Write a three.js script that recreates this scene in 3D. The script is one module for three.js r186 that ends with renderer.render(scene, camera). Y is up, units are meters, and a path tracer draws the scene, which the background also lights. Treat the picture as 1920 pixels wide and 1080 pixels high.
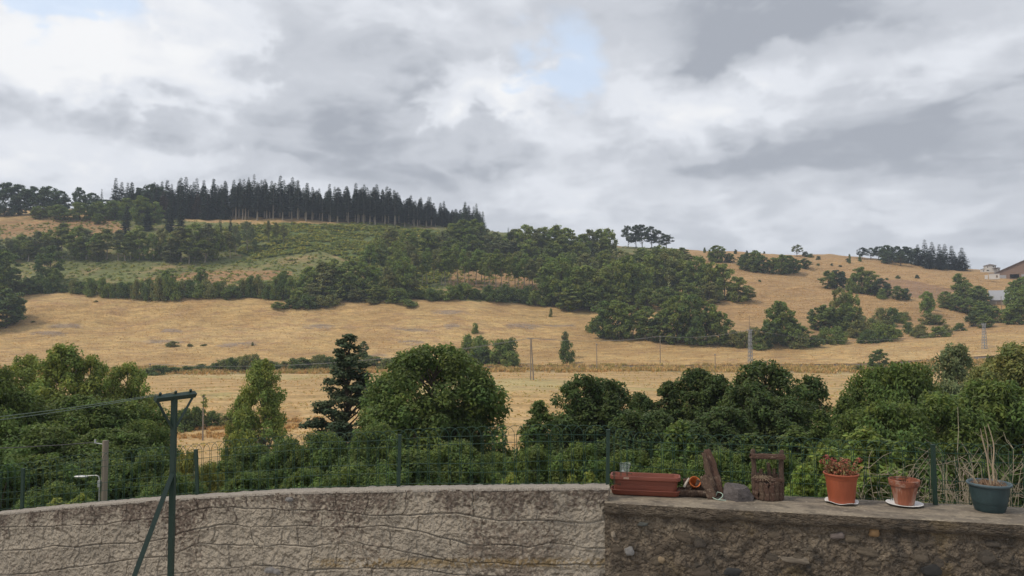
import * as THREE from 'three';

// ---------------------------------------------------------------- camera, sky, sun, exposure
const scene = new THREE.Scene();
const PITCH = 2.5 * Math.PI / 180, EYE_Y = 3.6, FPX = 540 / Math.tan(21 * Math.PI / 180);
const camera = new THREE.PerspectiveCamera(42, 16 / 9, 0.1, 4000);
camera.position.set(0, EYE_Y, 0);
camera.rotation.x = PITCH;
scene.add(camera);
const renderer = new THREE.WebGLRenderer({ antialias: true });
renderer.toneMapping = THREE.LinearToneMapping;
renderer.toneMappingExposure = 1.44;
renderer.shadowMap.enabled = true;
const sun = new THREE.DirectionalLight(0xfff1dc, 1.5);
sun.position.set(-220, 300, 70);           // high, from the side, veiled by cloud
sun.target.position.set(0, 0, -250); sun.position.add(sun.target.position);
sun.castShadow = true; sun.shadow.radius = 20; sun.shadow.mapSize.set(4096, 4096);
Object.assign(sun.shadow.camera, { left: -420, right: 420, top: 420, bottom: -420, near: 1, far: 1200 });
scene.add(sun, sun.target);
scene.fog = new THREE.FogExp2(0xc3cfdf, 0.00025);

// ---------------------------------------------------------------- small tools
function rngOf(a) { return () => { a = (a + 0x6d2b79f5) | 0; let t = Math.imul(a ^ (a >>> 15), 1 | a); t = (t + Math.imul(t ^ (t >>> 7), 61 | t)) ^ t; return ((t ^ (t >>> 14)) >>> 0) / 4294967296; }; }
const PERM = new Uint8Array(512); { const r = rngOf(77), a = [...Array(256).keys()]; for (let i = 255; i > 0; i--) { const j = Math.floor(r() * (i + 1)); [a[i], a[j]] = [a[j], a[i]]; } for (let i = 0; i < 512; i++) PERM[i] = a[i & 255]; }
const fade = (t) => t * t * t * (t * (t * 6 - 15) + 10);
const GX = new Float32Array(256), GY = new Float32Array(256), GZ = new Float32Array(256);
{ const r = rngOf(5); for (let i = 0; i < 256; i++) { let x, y, z, l; do { x = r() * 2 - 1; y = r() * 2 - 1; z = r() * 2 - 1; l = x * x + y * y + z * z; } while (l > 1 || l < 0.05); l = Math.sqrt(l); GX[i] = x / l; GY[i] = y / l; GZ[i] = z / l; } }
function gdot(h, x, y, z) { return GX[h] * x + GY[h] * y + GZ[h] * z; }
function noise3(x, y, z) {
  const xi = Math.floor(x), yi = Math.floor(y), zi = Math.floor(z), fx = x - xi, fy = y - yi, fz = z - zi, u = fade(fx), v = fade(fy), w = fade(fz);
  const A = PERM[xi & 255] + yi, B = PERM[(xi + 1) & 255] + yi, a0 = PERM[A & 255] + zi, a1 = PERM[(A + 1) & 255] + zi, b0 = PERM[B & 255] + zi, b1 = PERM[(B + 1) & 255] + zi;
  const n00 = gdot(PERM[a0 & 255], fx, fy, fz), n10 = gdot(PERM[b0 & 255], fx - 1, fy, fz), n01 = gdot(PERM[a1 & 255], fx, fy - 1, fz), n11 = gdot(PERM[b1 & 255], fx - 1, fy - 1, fz);
  const m00 = gdot(PERM[(a0 + 1) & 255], fx, fy, fz - 1), m10 = gdot(PERM[(b0 + 1) & 255], fx - 1, fy, fz - 1), m01 = gdot(PERM[(a1 + 1) & 255], fx, fy - 1, fz - 1), m11 = gdot(PERM[(b1 + 1) & 255], fx - 1, fy - 1, fz - 1);
  const p = n00 + (n10 - n00) * u, q = n01 + (n11 - n01) * u, s = m00 + (m10 - m00) * u, t = m01 + (m11 - m01) * u, c = p + (q - p) * v, d = s + (t - s) * v;
  return 1.5 * (c + (d - c) * w);
}
function fbm(x, y, z, o = 5, gain = 0.5) { let s = 0, a = 0.5; for (let i = 0; i < o; i++) { s += a * noise3(x, y, z); x = x * 2.03 + 7.1; y = y * 2.03 + 3.7; z = z * 2.03 + 1.3; a *= gain; } return s; }
function tnoise(x, y, p, seed = 0) {      // tileable value noise, period p cells
  const xi = Math.floor(x), yi = Math.floor(y), fx = fade(x - xi), fy = fade(y - yi);
  const h = (i, j) => PERM[(PERM[((i % p) + p) % p & 255] + ((j % p) + p) % p + seed * 37) & 255] / 255;
  const a = h(xi, yi), b = h(xi + 1, yi), c = h(xi, yi + 1), d = h(xi + 1, yi + 1);
  return a + (b - a) * fx + (c - a) * fy + (a - b - c + d) * fx * fy;
}
function tfbm(u, v, p, o, seed = 0) { let s = 0, a = 0.5, n = 0; for (let i = 0; i < o; i++) { s += a * tnoise(u * p, v * p, p, seed + i); n += a; a *= 0.5; p *= 2; } return s / n; }
const clamp = (x, a = 0, b = 1) => Math.min(b, Math.max(a, x)), lerp = (a, b, t) => a + (b - a) * t;
const sst = (a, b, x) => { const t = clamp((x - a) / (b - a)); return t * t * (3 - 2 * t); };
const mix3 = (a, b, t) => [lerp(a[0], b[0], t), lerp(a[1], b[1], t), lerp(a[2], b[2], t)];
const V = (x, y, z) => new THREE.Vector3(x, y, z);
function interp(pts, x) { if (x <= pts[0][0]) return pts[0][1]; if (pts.length > 30) { let lo = 0, hi = pts.length - 1; if (x >= pts[hi][0]) return pts[hi][1]; while (hi - lo > 1) { const m = (lo + hi) >> 1; if (pts[m][0] <= x) lo = m; else hi = m; } return lerp(pts[lo][1], pts[hi][1], (x - pts[lo][0]) / (pts[hi][0] - pts[lo][0])); } for (let i = 1; i < pts.length; i++) if (x <= pts[i][0]) return lerp(pts[i - 1][1], pts[i][1], (x - pts[i - 1][0]) / (pts[i][0] - pts[i - 1][0])); return pts[pts.length - 1][1]; }
// survey helpers: a sight line from the terrace towards a point of the valley, and back
const CP = Math.cos(PITCH), SP = Math.sin(PITCH);
function sight(px, py) { const x = (px - 960) / FPX, y = -(py - 540) / FPX, z = -(y * SP - CP); return [x / z, (y * CP + SP) / z]; }
function at(px, py, D) { const [u, v] = sight(px, py); return V(u * D, EYE_Y + v * D, -D); }
function proj(X, Y, Z) { const y = Y - EYE_Y, yc = y * CP + Z * SP, zc = -(-y * SP + Z * CP); return [960 + FPX * X / zc, 540 - FPX * yc / zc]; }

const taken = {};
function numbered(name) { const n = taken[name] = (taken[name] ?? -1) + 1; return n ? name + '_' + String(n).padStart(3, '0') : name; }
function tag(o, label, category, group) { o.userData.label = label; o.userData.category = category; if (group) o.userData.group = group; return o; }
function thing(name, label, category, pos, turn = 0, group) { const o = new THREE.Group(); o.name = numbered(name); if (pos) o.position.copy(pos); o.rotation.y = turn; tag(o, label, category, group); scene.add(o); return o; }
function part(name, geo, mat, parent, kind) { const m = new THREE.Mesh(geo, mat); m.name = name; m.castShadow = m.receiveShadow = true; if (kind) m.userData.kind = kind; parent.add(m); return m; }
function structure(name, geo, mat) { const m = part(name, geo, mat, scene, 'structure'); return m; }

class GB {                                 // collects triangles of one part
  constructor() { this.p = []; this.n = []; this.c = []; this.t = []; this.i = []; }
  get count() { return this.p.length / 3; }
  v(x, y, z, nx = 0, ny = 1, nz = 0, col, u = 0, w = 0) { this.p.push(x, y, z); this.n.push(nx, ny, nz); if (col) this.c.push(col[0], col[1], col[2]); this.t.push(u, w); return this.p.length / 3 - 1; }
  leaf(p, nrm, tan, L, W, col) {           // a folded pointed leaf: two triangles
    const bx = nrm[1] * tan[2] - nrm[2] * tan[1], by = nrm[2] * tan[0] - nrm[0] * tan[2], bz = nrm[0] * tan[1] - nrm[1] * tan[0], k = this.count, f = 0.18 * W;
    this.v(p[0] - tan[0] * L * .5, p[1] - tan[1] * L * .5, p[2] - tan[2] * L * .5, ...nrm, col);
    this.v(p[0] + bx * W + nrm[0] * f, p[1] + by * W + nrm[1] * f, p[2] + bz * W + nrm[2] * f, ...nrm, col);
    this.v(p[0] + tan[0] * L * .5, p[1] + tan[1] * L * .5, p[2] + tan[2] * L * .5, ...nrm, col);
    this.v(p[0] - bx * W + nrm[0] * f, p[1] - by * W + nrm[1] * f, p[2] - bz * W + nrm[2] * f, ...nrm, col);
    this.i.push(k, k + 2, k + 1, k, k + 3, k + 2);
  }
  tube(pts, radii, sides = 6, col, cap = false) {
    const k0 = this.count, up = V(0, 0, 0), a = V(), b = V(), d = V();
    let vlen = 0;
    for (let i = 0; i < pts.length; i++) {
      d.copy(pts[Math.min(i + 1, pts.length - 1)]).sub(pts[Math.max(i - 1, 0)]).normalize();
      if (i === 0) { up.set(0, 1, 0); if (Math.abs(d.y) > 0.9) up.set(1, 0, 0); }
      a.crossVectors(d, up).normalize(); b.crossVectors(a, d).normalize(); up.copy(b);
      if (i) vlen += pts[i].distanceTo(pts[i - 1]);
      const r = Array.isArray(radii) ? radii[i] : radii;
      for (let s = 0; s <= sides; s++) { const t = s / sides * Math.PI * 2, cx = Math.cos(t), sx = Math.sin(t), nx = a.x * cx + b.x * sx, ny = a.y * cx + b.y * sx, nz = a.z * cx + b.z * sx; this.v(pts[i].x + nx * r, pts[i].y + ny * r, pts[i].z + nz * r, nx, ny, nz, col, s / sides, vlen); }
    }
    const w = sides + 1;
    for (let i = 0; i < pts.length - 1; i++) for (let s = 0; s < sides; s++) { const q = k0 + i * w + s; this.i.push(q, q + w, q + 1, q + 1, q + w, q + w + 1); }
    if (cap) for (const e of [0, pts.length - 1]) { const c = this.v(pts[e].x, pts[e].y, pts[e].z, 0, e ? 1 : -1, 0, col); for (let s = 0; s < sides; s++) this.i.push(c, k0 + e * w + s + (e ? 1 : 0), k0 + e * w + s + (e ? 0 : 1)); }
  }
  grid(nu, nv, f) {                        // f(i/nu, j/nv) -> [x,y,z,u,v,col?]; smooth normals
    const k0 = this.count;
    for (let j = 0; j <= nv; j++) for (let i = 0; i <= nu; i++) { const q = f(i / nu, j / nv); this.v(q[0], q[1], q[2], 0, 0, 0, q[5], q[3], q[4]); }
    for (let j = 0; j < nv; j++) for (let i = 0; i < nu; i++) { const q = k0 + j * (nu + 1) + i; this.i.push(q, q + 1, q + nu + 1, q + 1, q + nu + 2, q + nu + 1); }
    this.smooth = true;
  }
  add(geo, m) { const g = m ? geo.clone().applyMatrix4(m) : geo, k = this.count, P = g.attributes.position, N = g.attributes.normal, U = g.attributes.uv; for (let i = 0; i < P.count; i++) this.v(P.getX(i), P.getY(i), P.getZ(i), N.getX(i), N.getY(i), N.getZ(i), null, U ? U.getX(i) : 0, U ? U.getY(i) : 0); if (g.index) for (let i = 0; i < g.index.count; i++) this.i.push(k + g.index.getX(i)); else for (let i = 0; i < P.count; i++) this.i.push(k + i); return this; }
  box(x, y, z, w, h, d, ry = 0) { const m = new THREE.Matrix4().makeRotationY(ry).setPosition(x, y, z); return this.add(new THREE.BoxGeometry(w, h, d), m); }
  bar(a, b, w, d = w) { const dir = b.clone().sub(a), L = dir.length(), q = new THREE.Quaternion().setFromUnitVectors(V(0, 1, 0), dir.normalize()); return this.add(new THREE.BoxGeometry(w, L, d), new THREE.Matrix4().compose(a.clone().add(b).multiplyScalar(.5), q, V(1, 1, 1))); }
  geo() {
    const g = new THREE.BufferGeometry();
    g.setAttribute('position', new THREE.Float32BufferAttribute(this.p, 3)); g.setAttribute('normal', new THREE.Float32BufferAttribute(this.n, 3)); g.setAttribute('uv', new THREE.Float32BufferAttribute(this.t, 2));
    if (this.c.length) g.setAttribute('color', new THREE.Float32BufferAttribute(this.c, 3));
    g.setIndex(this.i); if (this.smooth) g.computeVertexNormals(); return g;
  }
}
function texOf(w, h, f, srgb, rx = 1, ry = 1) {   // f(u,v) -> [r,g,b] linear-ish 0..1 values as stored
  const a = new Uint8Array(w * h * 4);
  for (let j = 0; j < h; j++) for (let i = 0; i < w; i++) { const c = f((i + .5) / w, (j + .5) / h), k = (j * w + i) * 4; for (let q = 0; q < 3; q++) a[k + q] = clamp(c[q]) * 255; a[k + 3] = 255; }
  const t = new THREE.DataTexture(a, w, h); t.wrapS = t.wrapT = THREE.RepeatWrapping; t.magFilter = t.minFilter = THREE.LinearFilter; if (srgb) t.colorSpace = THREE.SRGBColorSpace; t.repeat.set(rx, ry); t.needsUpdate = true; return t;
}
const toS = (c) => c <= 0.0031308 ? 12.92 * c : 1.055 * Math.pow(c, 1 / 2.4) - 0.055;
const lin = (r, g, b) => new THREE.Color().setRGB(r, g, b);

// ---------------------------------------------------------------- sky: broken grey and white cloud with small blue gaps
{
  const W = 4096, H = 2048, data = new Float32Array(W * H * 4);
  // cloud masses as seen over the valley: [px, py, rx, ry, brighter(+)/greyer(-), turn]
  const masses = [[150, 110, 200, 70, .34], [330, 120, 110, 100, .34], [60, 75, 140, 40, .25], [380, 40, 90, 45, .2], [-150, 150, 200, 90, .2],
    [600, 100, 190, 80, -.2], [560, 250, 420, 75, -.3], [120, 235, 220, 45, -.16], [720, 200, 160, 90, -.13], [760, 30, 80, 30, .18], [900, 330, 190, 40, -.12],
    [915, 185, 84, 46, .5], [980, 195, 60, 40, .3], [150, 300, 220, 26, .22], [60, 330, 140, 24, .18], [420, 322, 130, 18, .2], [950, 380, 120, 26, .14],
    [1050, 300, 120, 60, .18], [1240, 190, 130, 50, .2], [1230, 60, 70, 40, .12], [1120, 250, 120, 80, .12], [1400, 190, 140, 36, .16], [1440, 125, 50, 28, .3], [1600, 120, 130, 40, .17], [1850, 110, 100, 50, .15], [1330, 240, 140, 40, .18],
    [1400, 35, 190, 55, -.5], [1340, 110, 80, 40, -.42], [1240, 10, 120, 30, -.2], [1560, 30, 120, 35, -.2], [1800, 5, 130, 26, -.2], [1700, 220, 280, 36, -.34, -.13], [1880, 175, 110, 30, -.2, -.15], [1560, 300, 170, 26, -.16], [1800, 310, 200, 40, -.16], [1330, 320, 120, 40, -.08],
    [1780, 370, 100, 26, .14], [1480, 370, 130, 30, .05], [1250, 400, 150, 30, .05], [1500, 420, 200, 40, -.1], [1800, 430, 160, 50, -.12], [300, 390, 300, 30, .05]];
  const gaps = [[90, 5, 120, 26, 1.3], [190, 12, 40, 24, .8], [1065, 85, 50, 60, .7], [1045, 170, 55, 48, .85], [1090, 190, 40, 50, .5], [990, 60, 90, 50, .4], [1010, 120, 60, 50, .4], [-300, -260, 260, 90, 1], [1000, -420, 300, 110, 1], [2400, -300, 260, 100, 1]];
  const toAng = (m) => { const [u, v] = sight(m[0], clamp(m[1], -700, 600)); const az = Math.atan(u), el = Math.atan(v / Math.hypot(1, u)); return [az, el, m[2] / FPX, m[3] / FPX, m[4], m[5] || 0]; };
  const M = masses.map(toAng), G = gaps.map(toAng);
  for (let j = 0; j < H; j++) {
    const el = ((j + .5) / H - .5) * Math.PI;            // DataTexture rows run from the nadir up
    const ce = Math.cos(el), se = Math.sin(el);
    for (let i = 0; i < W; i++) {
      const k = (j * W + i) * 4;
      if (el < -0.02) { data[k] = .30; data[k + 1] = .27; data[k + 2] = .2; data[k + 3] = 1; continue; }
      const th = ((i + .5) / W - .5) * 2 * Math.PI, x = Math.cos(th) * ce, z = Math.sin(th) * ce;
      const az = Math.atan2(x, -z);
      if ((Math.abs(az) > .85 || el > .62) && ((i & 3) || (j & 3)) && j > H / 2) { const k0 = ((j & ~3) * W + (i & ~3)) * 4; if (data[k0 + 3]) { data[k] = data[k0]; data[k + 1] = data[k0 + 1]; data[k + 2] = data[k0 + 2]; data[k + 3] = 1; continue; } }
      // cloud sheet: perspective-compressed towards the horizon
      const q = 1 / (Math.max(se, 0) + 0.22), X = x * q * 2.1, Z = z * q * 2.1;
      const w1 = fbm(X * .9 + 3, Z * .9, 1.5, 4), w2 = fbm(X * .9, Z * .9 + 9, 4.5, 4);
      const d = fbm(X * .8 + w1 * .9, Z * .8 + w2 * .9, el * 3 + .7, 6, .52);
      const det = fbm(x * 9 + w1 * 1.2, el * 17 + w2 * 1.2, z * 9, 5, .55); let bil = 0, ba = .5, bf = 1; for (let o = 0; o < 6; o++) { bil += ba * (.55 - Math.abs(noise3(x * 11 * bf + 4, el * 17 * bf + w1 * .6, z * 11 * bf)) * 1.6); ba *= .56; bf *= 2.1; } let b2 = 0; ba = .5; bf = 1; for (let o = 0; o < 5; o++) { b2 += ba * (.5 - Math.abs(noise3(X * .75 * bf + w1 * .8, Z * .75 * bf + w2 * .8, 6.2)) * 1.7); ba *= .55; bf *= 2.05; }
      const streak = el > .5 ? 0 : fbm(az * 3.2 + w1 * .5, el * 24 + w2 * .8, 31, 5, .55); let b = .56 + d * .26 + det * .16 + bil * .13 + (sst(-.1, .3, b2) - .5) * .2 + streak * .34 * sst(.5, .1, el);
      const ja = az + det * .075 + w1 * .02, je = el + w2 * .03 + det * .05;
      if (Math.abs(az) < 1.2 && el < 1) for (const m of M) { let da = (ja - m[0]), de = (je - m[1]); if (m[5]) { const t = de; de = de + da * m[5]; da = da - t * m[5]; } const e = (da / m[2]) ** 2 + (de / m[3]) ** 2; if (e < 9) { const g = Math.exp(-e * .62); b += m[4] > 0 ? m[4] * (.34 * g + .5 * sst(.3, .78, g + (bil * .75 + det * .35) * sst(.04, .3, g))) : m[4] * .8 * g; } }
      let gap = 0;
      if (Math.abs(az) < 1.6) for (const m of G) { const e = ((ja - m[0]) / m[2]) ** 2 + ((je - m[1]) / m[3]) ** 2; if (e < 9) gap += m[4] * Math.exp(-e * .7); }
      gap = sst(.25, 1.15, gap + det * .6 - bil * .5 + w2 * .3) * .66;
      b = clamp(b, .1, 1.3);
      // grey undersides are bluish, tops white
      let c = b < .5 ? mix3([.275, .295, .335], [.425, .445, .485], sst(.1, .5, b)) : b < .8 ? mix3([.425, .445, .485], [.565, .585, .625], (b - .5) / .3) : mix3([.565, .585, .625], [.675, .68, .69], sst(.8, 1.25, b));
      c = mix3(c, [.45, .56, .72], gap);
      c = mix3(c, [.56, .585, .63], .26 * Math.exp(-Math.max(el, 0) * 9));
      data[k] = c[0]; data[k + 1] = c[1]; data[k + 2] = c[2]; data[k + 3] = 1;
    }
  }
  const sky = new THREE.DataTexture(data, W, H, THREE.RGBAFormat, THREE.FloatType);
  sky.mapping = THREE.EquirectangularReflectionMapping; sky.magFilter = sky.minFilter = THREE.LinearFilter; sky.needsUpdate = true;
  scene.background = sky; scene.environment = sky;
}
// ---------------------------------------------------------------- terrain
const NEAR = [[6.5, -.6], [12, -1.2], [20, -3.1], [30, -5.3], [45, -8.6], [60, -11.4], [90, -15.6]];
const COLS = [
  [-500, [[120, 832], [160, 790], [210, 740], [250, 705], [290, 670], [320, 630], [350, 570], [420, 490], [480, 420], [540, 395], [640, 392], [900, 430]]],
  [0, [[120, 832], [150, 790], [175, 752], [210, 720], [240, 700], [255, 692], [290, 655], [320, 612], [345, 566], [355, 553], [420, 485], [470, 425], [500, 404], [540, 394], [640, 394], [900, 430]]],
  [380, [[118, 838], [130, 826], [142, 800], [155, 772], [200, 718], [230, 703], [252, 692], [290, 655], [320, 610], [347, 560], [355, 552], [420, 487], [470, 425], [485, 413], [520, 400], [600, 402], [900, 445]]],
  [700, [[118, 812], [140, 785], [165, 745], [210, 708], [250, 692], [285, 655], [320, 605], [348, 568], [358, 558], [420, 495], [470, 440], [492, 421], [530, 406], [600, 406], [900, 455]]],
  [960, [[118, 815], [140, 775], [165, 730], [190, 712], [220, 701], [250, 690], [268, 680], [300, 640], [330, 598], [352, 577], [420, 520], [480, 472], [540, 447], [600, 438], [650, 446], [900, 490]]],
  [1200, [[118, 815], [140, 780], [165, 738], [210, 705], [250, 690], [275, 668], [300, 640], [330, 610], [352, 588], [420, 530], [480, 490], [540, 468], [580, 466], [650, 480], [900, 530]]],
  [1400, [[118, 815], [140, 780], [165, 742], [210, 708], [252, 688], [280, 660], [300, 636], [340, 595], [400, 543], [450, 508], [510, 480], [545, 474], [600, 480], [900, 550]]],
  [1620, [[118, 815], [140, 780], [165, 745], [210, 712], [255, 686], [285, 655], [310, 638], [350, 600], [400, 556], [440, 530], [480, 505], [530, 484], [560, 483], [620, 492], [900, 570]]],
  [1900, [[118, 812], [140, 770], [165, 735], [210, 705], [255, 672], [280, 640], [300, 622], [330, 606], [370, 590], [420, 548], [455, 524], [480, 517], [540, 512], [620, 525], [900, 590]]],
  [2500, [[118, 812], [165, 735], [210, 700], [255, 662], [290, 620], [330, 595], [370, 580], [420, 545], [480, 510], [540, 500], [620, 510], [900, 580]]],
].map(([px, l]) => { const u = (px - 960) / FPX; const pts = [...NEAR.map((a) => a.slice()), ...l.map(([D, py]) => [D, EYE_Y + sight(px, py)[1] * D]), [1700, EYE_Y - 60]]; return { u, pts }; });
for (const c of COLS) {                    // monotone cubic slopes
  const p = c.pts, n = p.length, s = []; for (let i = 0; i < n - 1; i++) s.push((p[i + 1][1] - p[i][1]) / (p[i + 1][0] - p[i][0]));
  c.m = p.map((_, i) => i === 0 ? s[0] : i === n - 1 ? s[n - 2] : s[i - 1] * s[i] <= 0 ? 0 : 2 * s[i - 1] * s[i] / (s[i - 1] + s[i]));
}
function colH(c, D) { const p = c.pts; let i = 0; while (i < p.length - 2 && D > p[i + 1][0]) i++; const h = p[i + 1][0] - p[i][0], t = clamp((D - p[i][0]) / h), t2 = t * t, t3 = t2 * t; return (2 * t3 - 3 * t2 + 1) * p[i][1] + (t3 - 2 * t2 + t) * h * c.m[i] + (-2 * t3 + 3 * t2) * p[i + 1][1] + (t3 - t2) * h * c.m[i + 1]; }
function baseH(u, D) {
  let i = 0; while (i < COLS.length - 2 && u > COLS[i + 1].u) i++;
  const t = clamp((u - COLS[i].u) / (COLS[i + 1].u - COLS[i].u)), n = COLS.length, g = (k) => colH(COLS[clamp(k, 0, n - 1)], D);
  const a = g(i - 1), b = g(i), c = g(i + 1), d = g(i + 2);
  return lerp(.5 * (2 * b + (c - a) * t + (2 * a - 5 * b + 4 * c - d) * t * t + (3 * b - a - 3 * c + d) * t * t * t), lerp(b, c, t), .5);
}
function rawH(X, D) {
  const u = X / D; let h = baseH(u, D);
  const hill = sst(255, 330, D);
  h += hill * (fbm(X / 46, D / 46, 3, 3) * 3.2 + fbm(X / 13, D / 9, 8, 3) * .9) + fbm(X / 5, D / 4, 2, 2) * .22 * sst(60, 140, D) + fbm(X / 30, D / 30, 5, 2) * .5 * sst(100, 160, D);
  return h;
}
const US = [], DS = [];
for (let i = 0; i <= 16; i++) US.push(-1.7 + i * .05625); for (let i = 1; i <= 520; i++) US.push(-.8 + i / 520 * 1.6); for (let i = 1; i <= 16; i++) US.push(.8 + i * .05625);
for (let D = 6.5; D < 100; D *= 1.045) DS.push(D); for (let D = 100; D < 240; D += 1.3) DS.push(D); for (let D = 240; D < 560; D += 1.15) DS.push(D); for (let D = 560; D < 1700; D *= 1.03) DS.push(D); DS.push(1700);
const NU = US.length, ND = DS.length, HG = new Float32Array(NU * ND);
for (let j = 0; j < ND; j++) for (let i = 0; i < NU; i++) HG[j * NU + i] = rawH(US[i] * DS[j], DS[j]);
function find(a, x) { let lo = 0, hi = a.length - 1; while (hi - lo > 1) { const m = (lo + hi) >> 1; if (a[m] <= x) lo = m; else hi = m; } return lo; }
function ground(X, D) {
  const u = clamp(X / D, US[0], US[NU - 1]), d = clamp(D, DS[0], DS[ND - 1] - .01), i = find(US, u), j = find(DS, d), s = (u - US[i]) / (US[i + 1] - US[i]), t = (d - DS[j]) / (DS[j + 1] - DS[j]), k = j * NU + i;
  return lerp(lerp(HG[k], HG[k + 1], s), lerp(HG[k + NU], HG[k + NU + 1], s), t);
}
function hit(px, py, from = 105) {         // where a sight line meets the ground
  const [u, v] = sight(px, py); let last = from;
  for (let D = from; D < 720; D += 1.5) { if (EYE_Y + v * D <= ground(u * D, D)) { let a = last, b = D; for (let k = 0; k < 8; k++) { const m = (a + b) / 2; if (EYE_Y + v * m <= ground(u * m, m)) b = m; else a = m; } return b; } last = D; }
  return null;
}
function inPoly(x, y, P) { let c = false; for (let i = 0, j = P.length - 1; i < P.length; j = i++) if ((P[i][1] > y) !== (P[j][1] > y) && x < (P[j][0] - P[i][0]) * (y - P[i][1]) / (P[j][1] - P[i][1]) + P[i][0]) c = !c; return c; }
// ground cover, surveyed as areas of the hillside
const BRACKEN = [[[420, 428], [520, 418], [700, 424], [860, 434], [900, 470], [840, 520], [760, 560], [700, 560], [690, 500], [600, 470], [480, 486], [430, 470]], [[660, 430], [760, 440], [780, 520], [690, 540]]];
const SCRUB = [[-400, 440], [40, 420], [220, 400], [420, 420], [700, 418], [960, 430], [1280, 470], [1300, 540], [1100, 575], [800, 560], [560, 545], [300, 548], [100, 548], [-400, 560]];
const DRYTOP = [[[0, 415], [210, 405], [240, 440], [60, 445], [0, 450]], [[260, 522], [420, 506], [550, 508], [540, 524], [400, 530], [270, 528]], [[580, 456], [650, 458], [640, 468], [590, 470]], [[850, 490], [1010, 510], [1000, 548], [840, 545]]];
const FOREST = [[-300, 396], [200, 392], [480, 408], [900, 428], [900, 380], [-300, 350]];
const BROWN = [[1560, 528], [1700, 525], [1800, 545], [1760, 560], [1600, 552]];
const STONY = []; { const r = rngOf(31); for (const [a, b] of [[600, 612], [770, 618], [770, 640], [850, 612], [985, 612], [325, 622], [430, 648], [470, 646], [840, 585], [1045, 610], [120, 610], [90, 625], [300, 640], [700, 665], [560, 575]]) STONY.push([a, b, 16 + r() * 22, 2.5 + r() * 2.5]); }
{
  const g = new THREE.BufferGeometry(), pos = new Float32Array(NU * ND * 3), col = new Float32Array(NU * ND * 3), uv = new Float32Array(NU * ND * 2);
  for (let j = 0; j < ND; j++) for (let i = 0; i < NU; i++) {
    const D = DS[j], X = US[i] * D, k = j * NU + i, Y = HG[k];
    pos.set([X, Y, -D], k * 3); uv.set([X / 46, D / 46], k * 2);
    const n1 = fbm(X / 22, D / 14, 1, 4), n2 = fbm(X / 60, D / 40, 6, 3), n3 = fbm(X / 4, D / 2.2, 9, 3), n4 = fbm(X / 9, D / 3, 12, 3);
    let [px, py] = proj(X, Y, -D); px += n1 * 30 + n3 * 12; py += n1 * 9 + n3 * 5;
    let c;
    const soil = [.075, .085, .035], pale = mix3(mix3([.57, .385, .175], [.46, .31, .13], sst(-.12, .2, n4 + .3 * Math.sin(D * .9 + n1 * 3))), [.60, .43, .22], sst(.05, .3, n2 - n4 * .5)), gold = mix3(mix3(mix3([.55, .375, .16], [.455, .295, .125], sst(-.15, .2, n1)), [.33, .21, .115], .65 * sst(.02, .3, n4 + n2 * .5)), [.55, .39, .18], .6 * sst(.08, .3, n2 - n4 * .6));
    if (D < 262) {
      c = mix3(soil, pale, sst(92, 106, D + n1 * 14));
      if (D > 106) c = mix3(c, [.33, .31, .12], .55 * sst(.02, .22, n2 + n4 * .5) * sst(140, 175, D) * (1 - sst(215, 235, D)));
      c = mix3(c, mix3([.30, .235, .115], [.21, .195, .075], sst(-.1, .2, n1)), .8 * sst(226, 234, D + n1 * 6) * (1 - sst(256, 263, D + n3 * 5)));
      if (px < 560 && D < 158) c = mix3(c, [.40, .25, .11], .7 * sst(136, 142, D + n1 * 3) * (1 - sst(150, 156, D)));
      c = mix3(c, gold, sst(254, 262, D + n1 * 4));
    } else {
      c = gold;
      if (D > 300) c = mix3(c, px > 1250 ? [.40, .245, .115] : c, .6);
      if (inPoly(px, py, SCRUB)) { c = mix3([.33, .25, .115], [.165, .185, .06], sst(-.25, .15, n1 + n3 * .5 + .1)); }
      for (const P of DRYTOP) if (inPoly(px, py, P)) c = mix3([.40, .235, .11], [.25, .2, .09], sst(0, .3, n3 + n1 * .4));
      for (const P of BRACKEN) if (inPoly(px, py, P)) c = mix3([.115, .165, .042], [.2, .195, .07], sst(0, .25, n3 * .7 + n1 * .6));
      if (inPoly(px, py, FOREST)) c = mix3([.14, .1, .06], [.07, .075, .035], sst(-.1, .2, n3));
      if (inPoly(px, py, BROWN)) c = mix3(c, [.29, .175, .11], .75);
    }
    for (const s of STONY) { const e = ((px - s[0]) / s[2]) ** 2 + ((py - s[1]) / s[3]) ** 2; if (e < 2) c = mix3(c, [.25, .2, .165], .75 * sst(1.5, .3, e + n3 * 1.4)); }
    const n5 = fbm(X / 26, D / 1.7, 17, 3) * sst(255, 275, D); const f = 1 + n3 * .34 + n4 * .25 + n5 * .34 + n2 * .25; col.set([c[0] * f, c[1] * f, c[2] * f], k * 3);
  }
  const idx = new Uint32Array((NU - 1) * (ND - 1) * 6); let q = 0;
  for (let j = 0; j < ND - 1; j++) for (let i = 0; i < NU - 1; i++) { const k = j * NU + i; idx.set([k, k + 1, k + NU, k + 1, k + NU + 1, k + NU], q); q += 6; }
  g.setAttribute('position', new THREE.BufferAttribute(pos, 3)); g.setAttribute('color', new THREE.BufferAttribute(col, 3)); g.setAttribute('uv', new THREE.BufferAttribute(uv, 2)); g.setIndex(new THREE.BufferAttribute(idx, 1)); g.computeVertexNormals();
  // tufty grass with cow-trodden ledges along the slope
  const hf = (u, v) => { const wob = tfbm(u, v, 6, 3, 3) * .05; return .45 * tfbm(u * .5 + wob, v * 2 + wob, 16, 4, 1) + .35 * tfbm(u, v, 64, 3, 7) + .2 * tfbm(u, v * 2, 8, 3, 11); };
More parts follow.
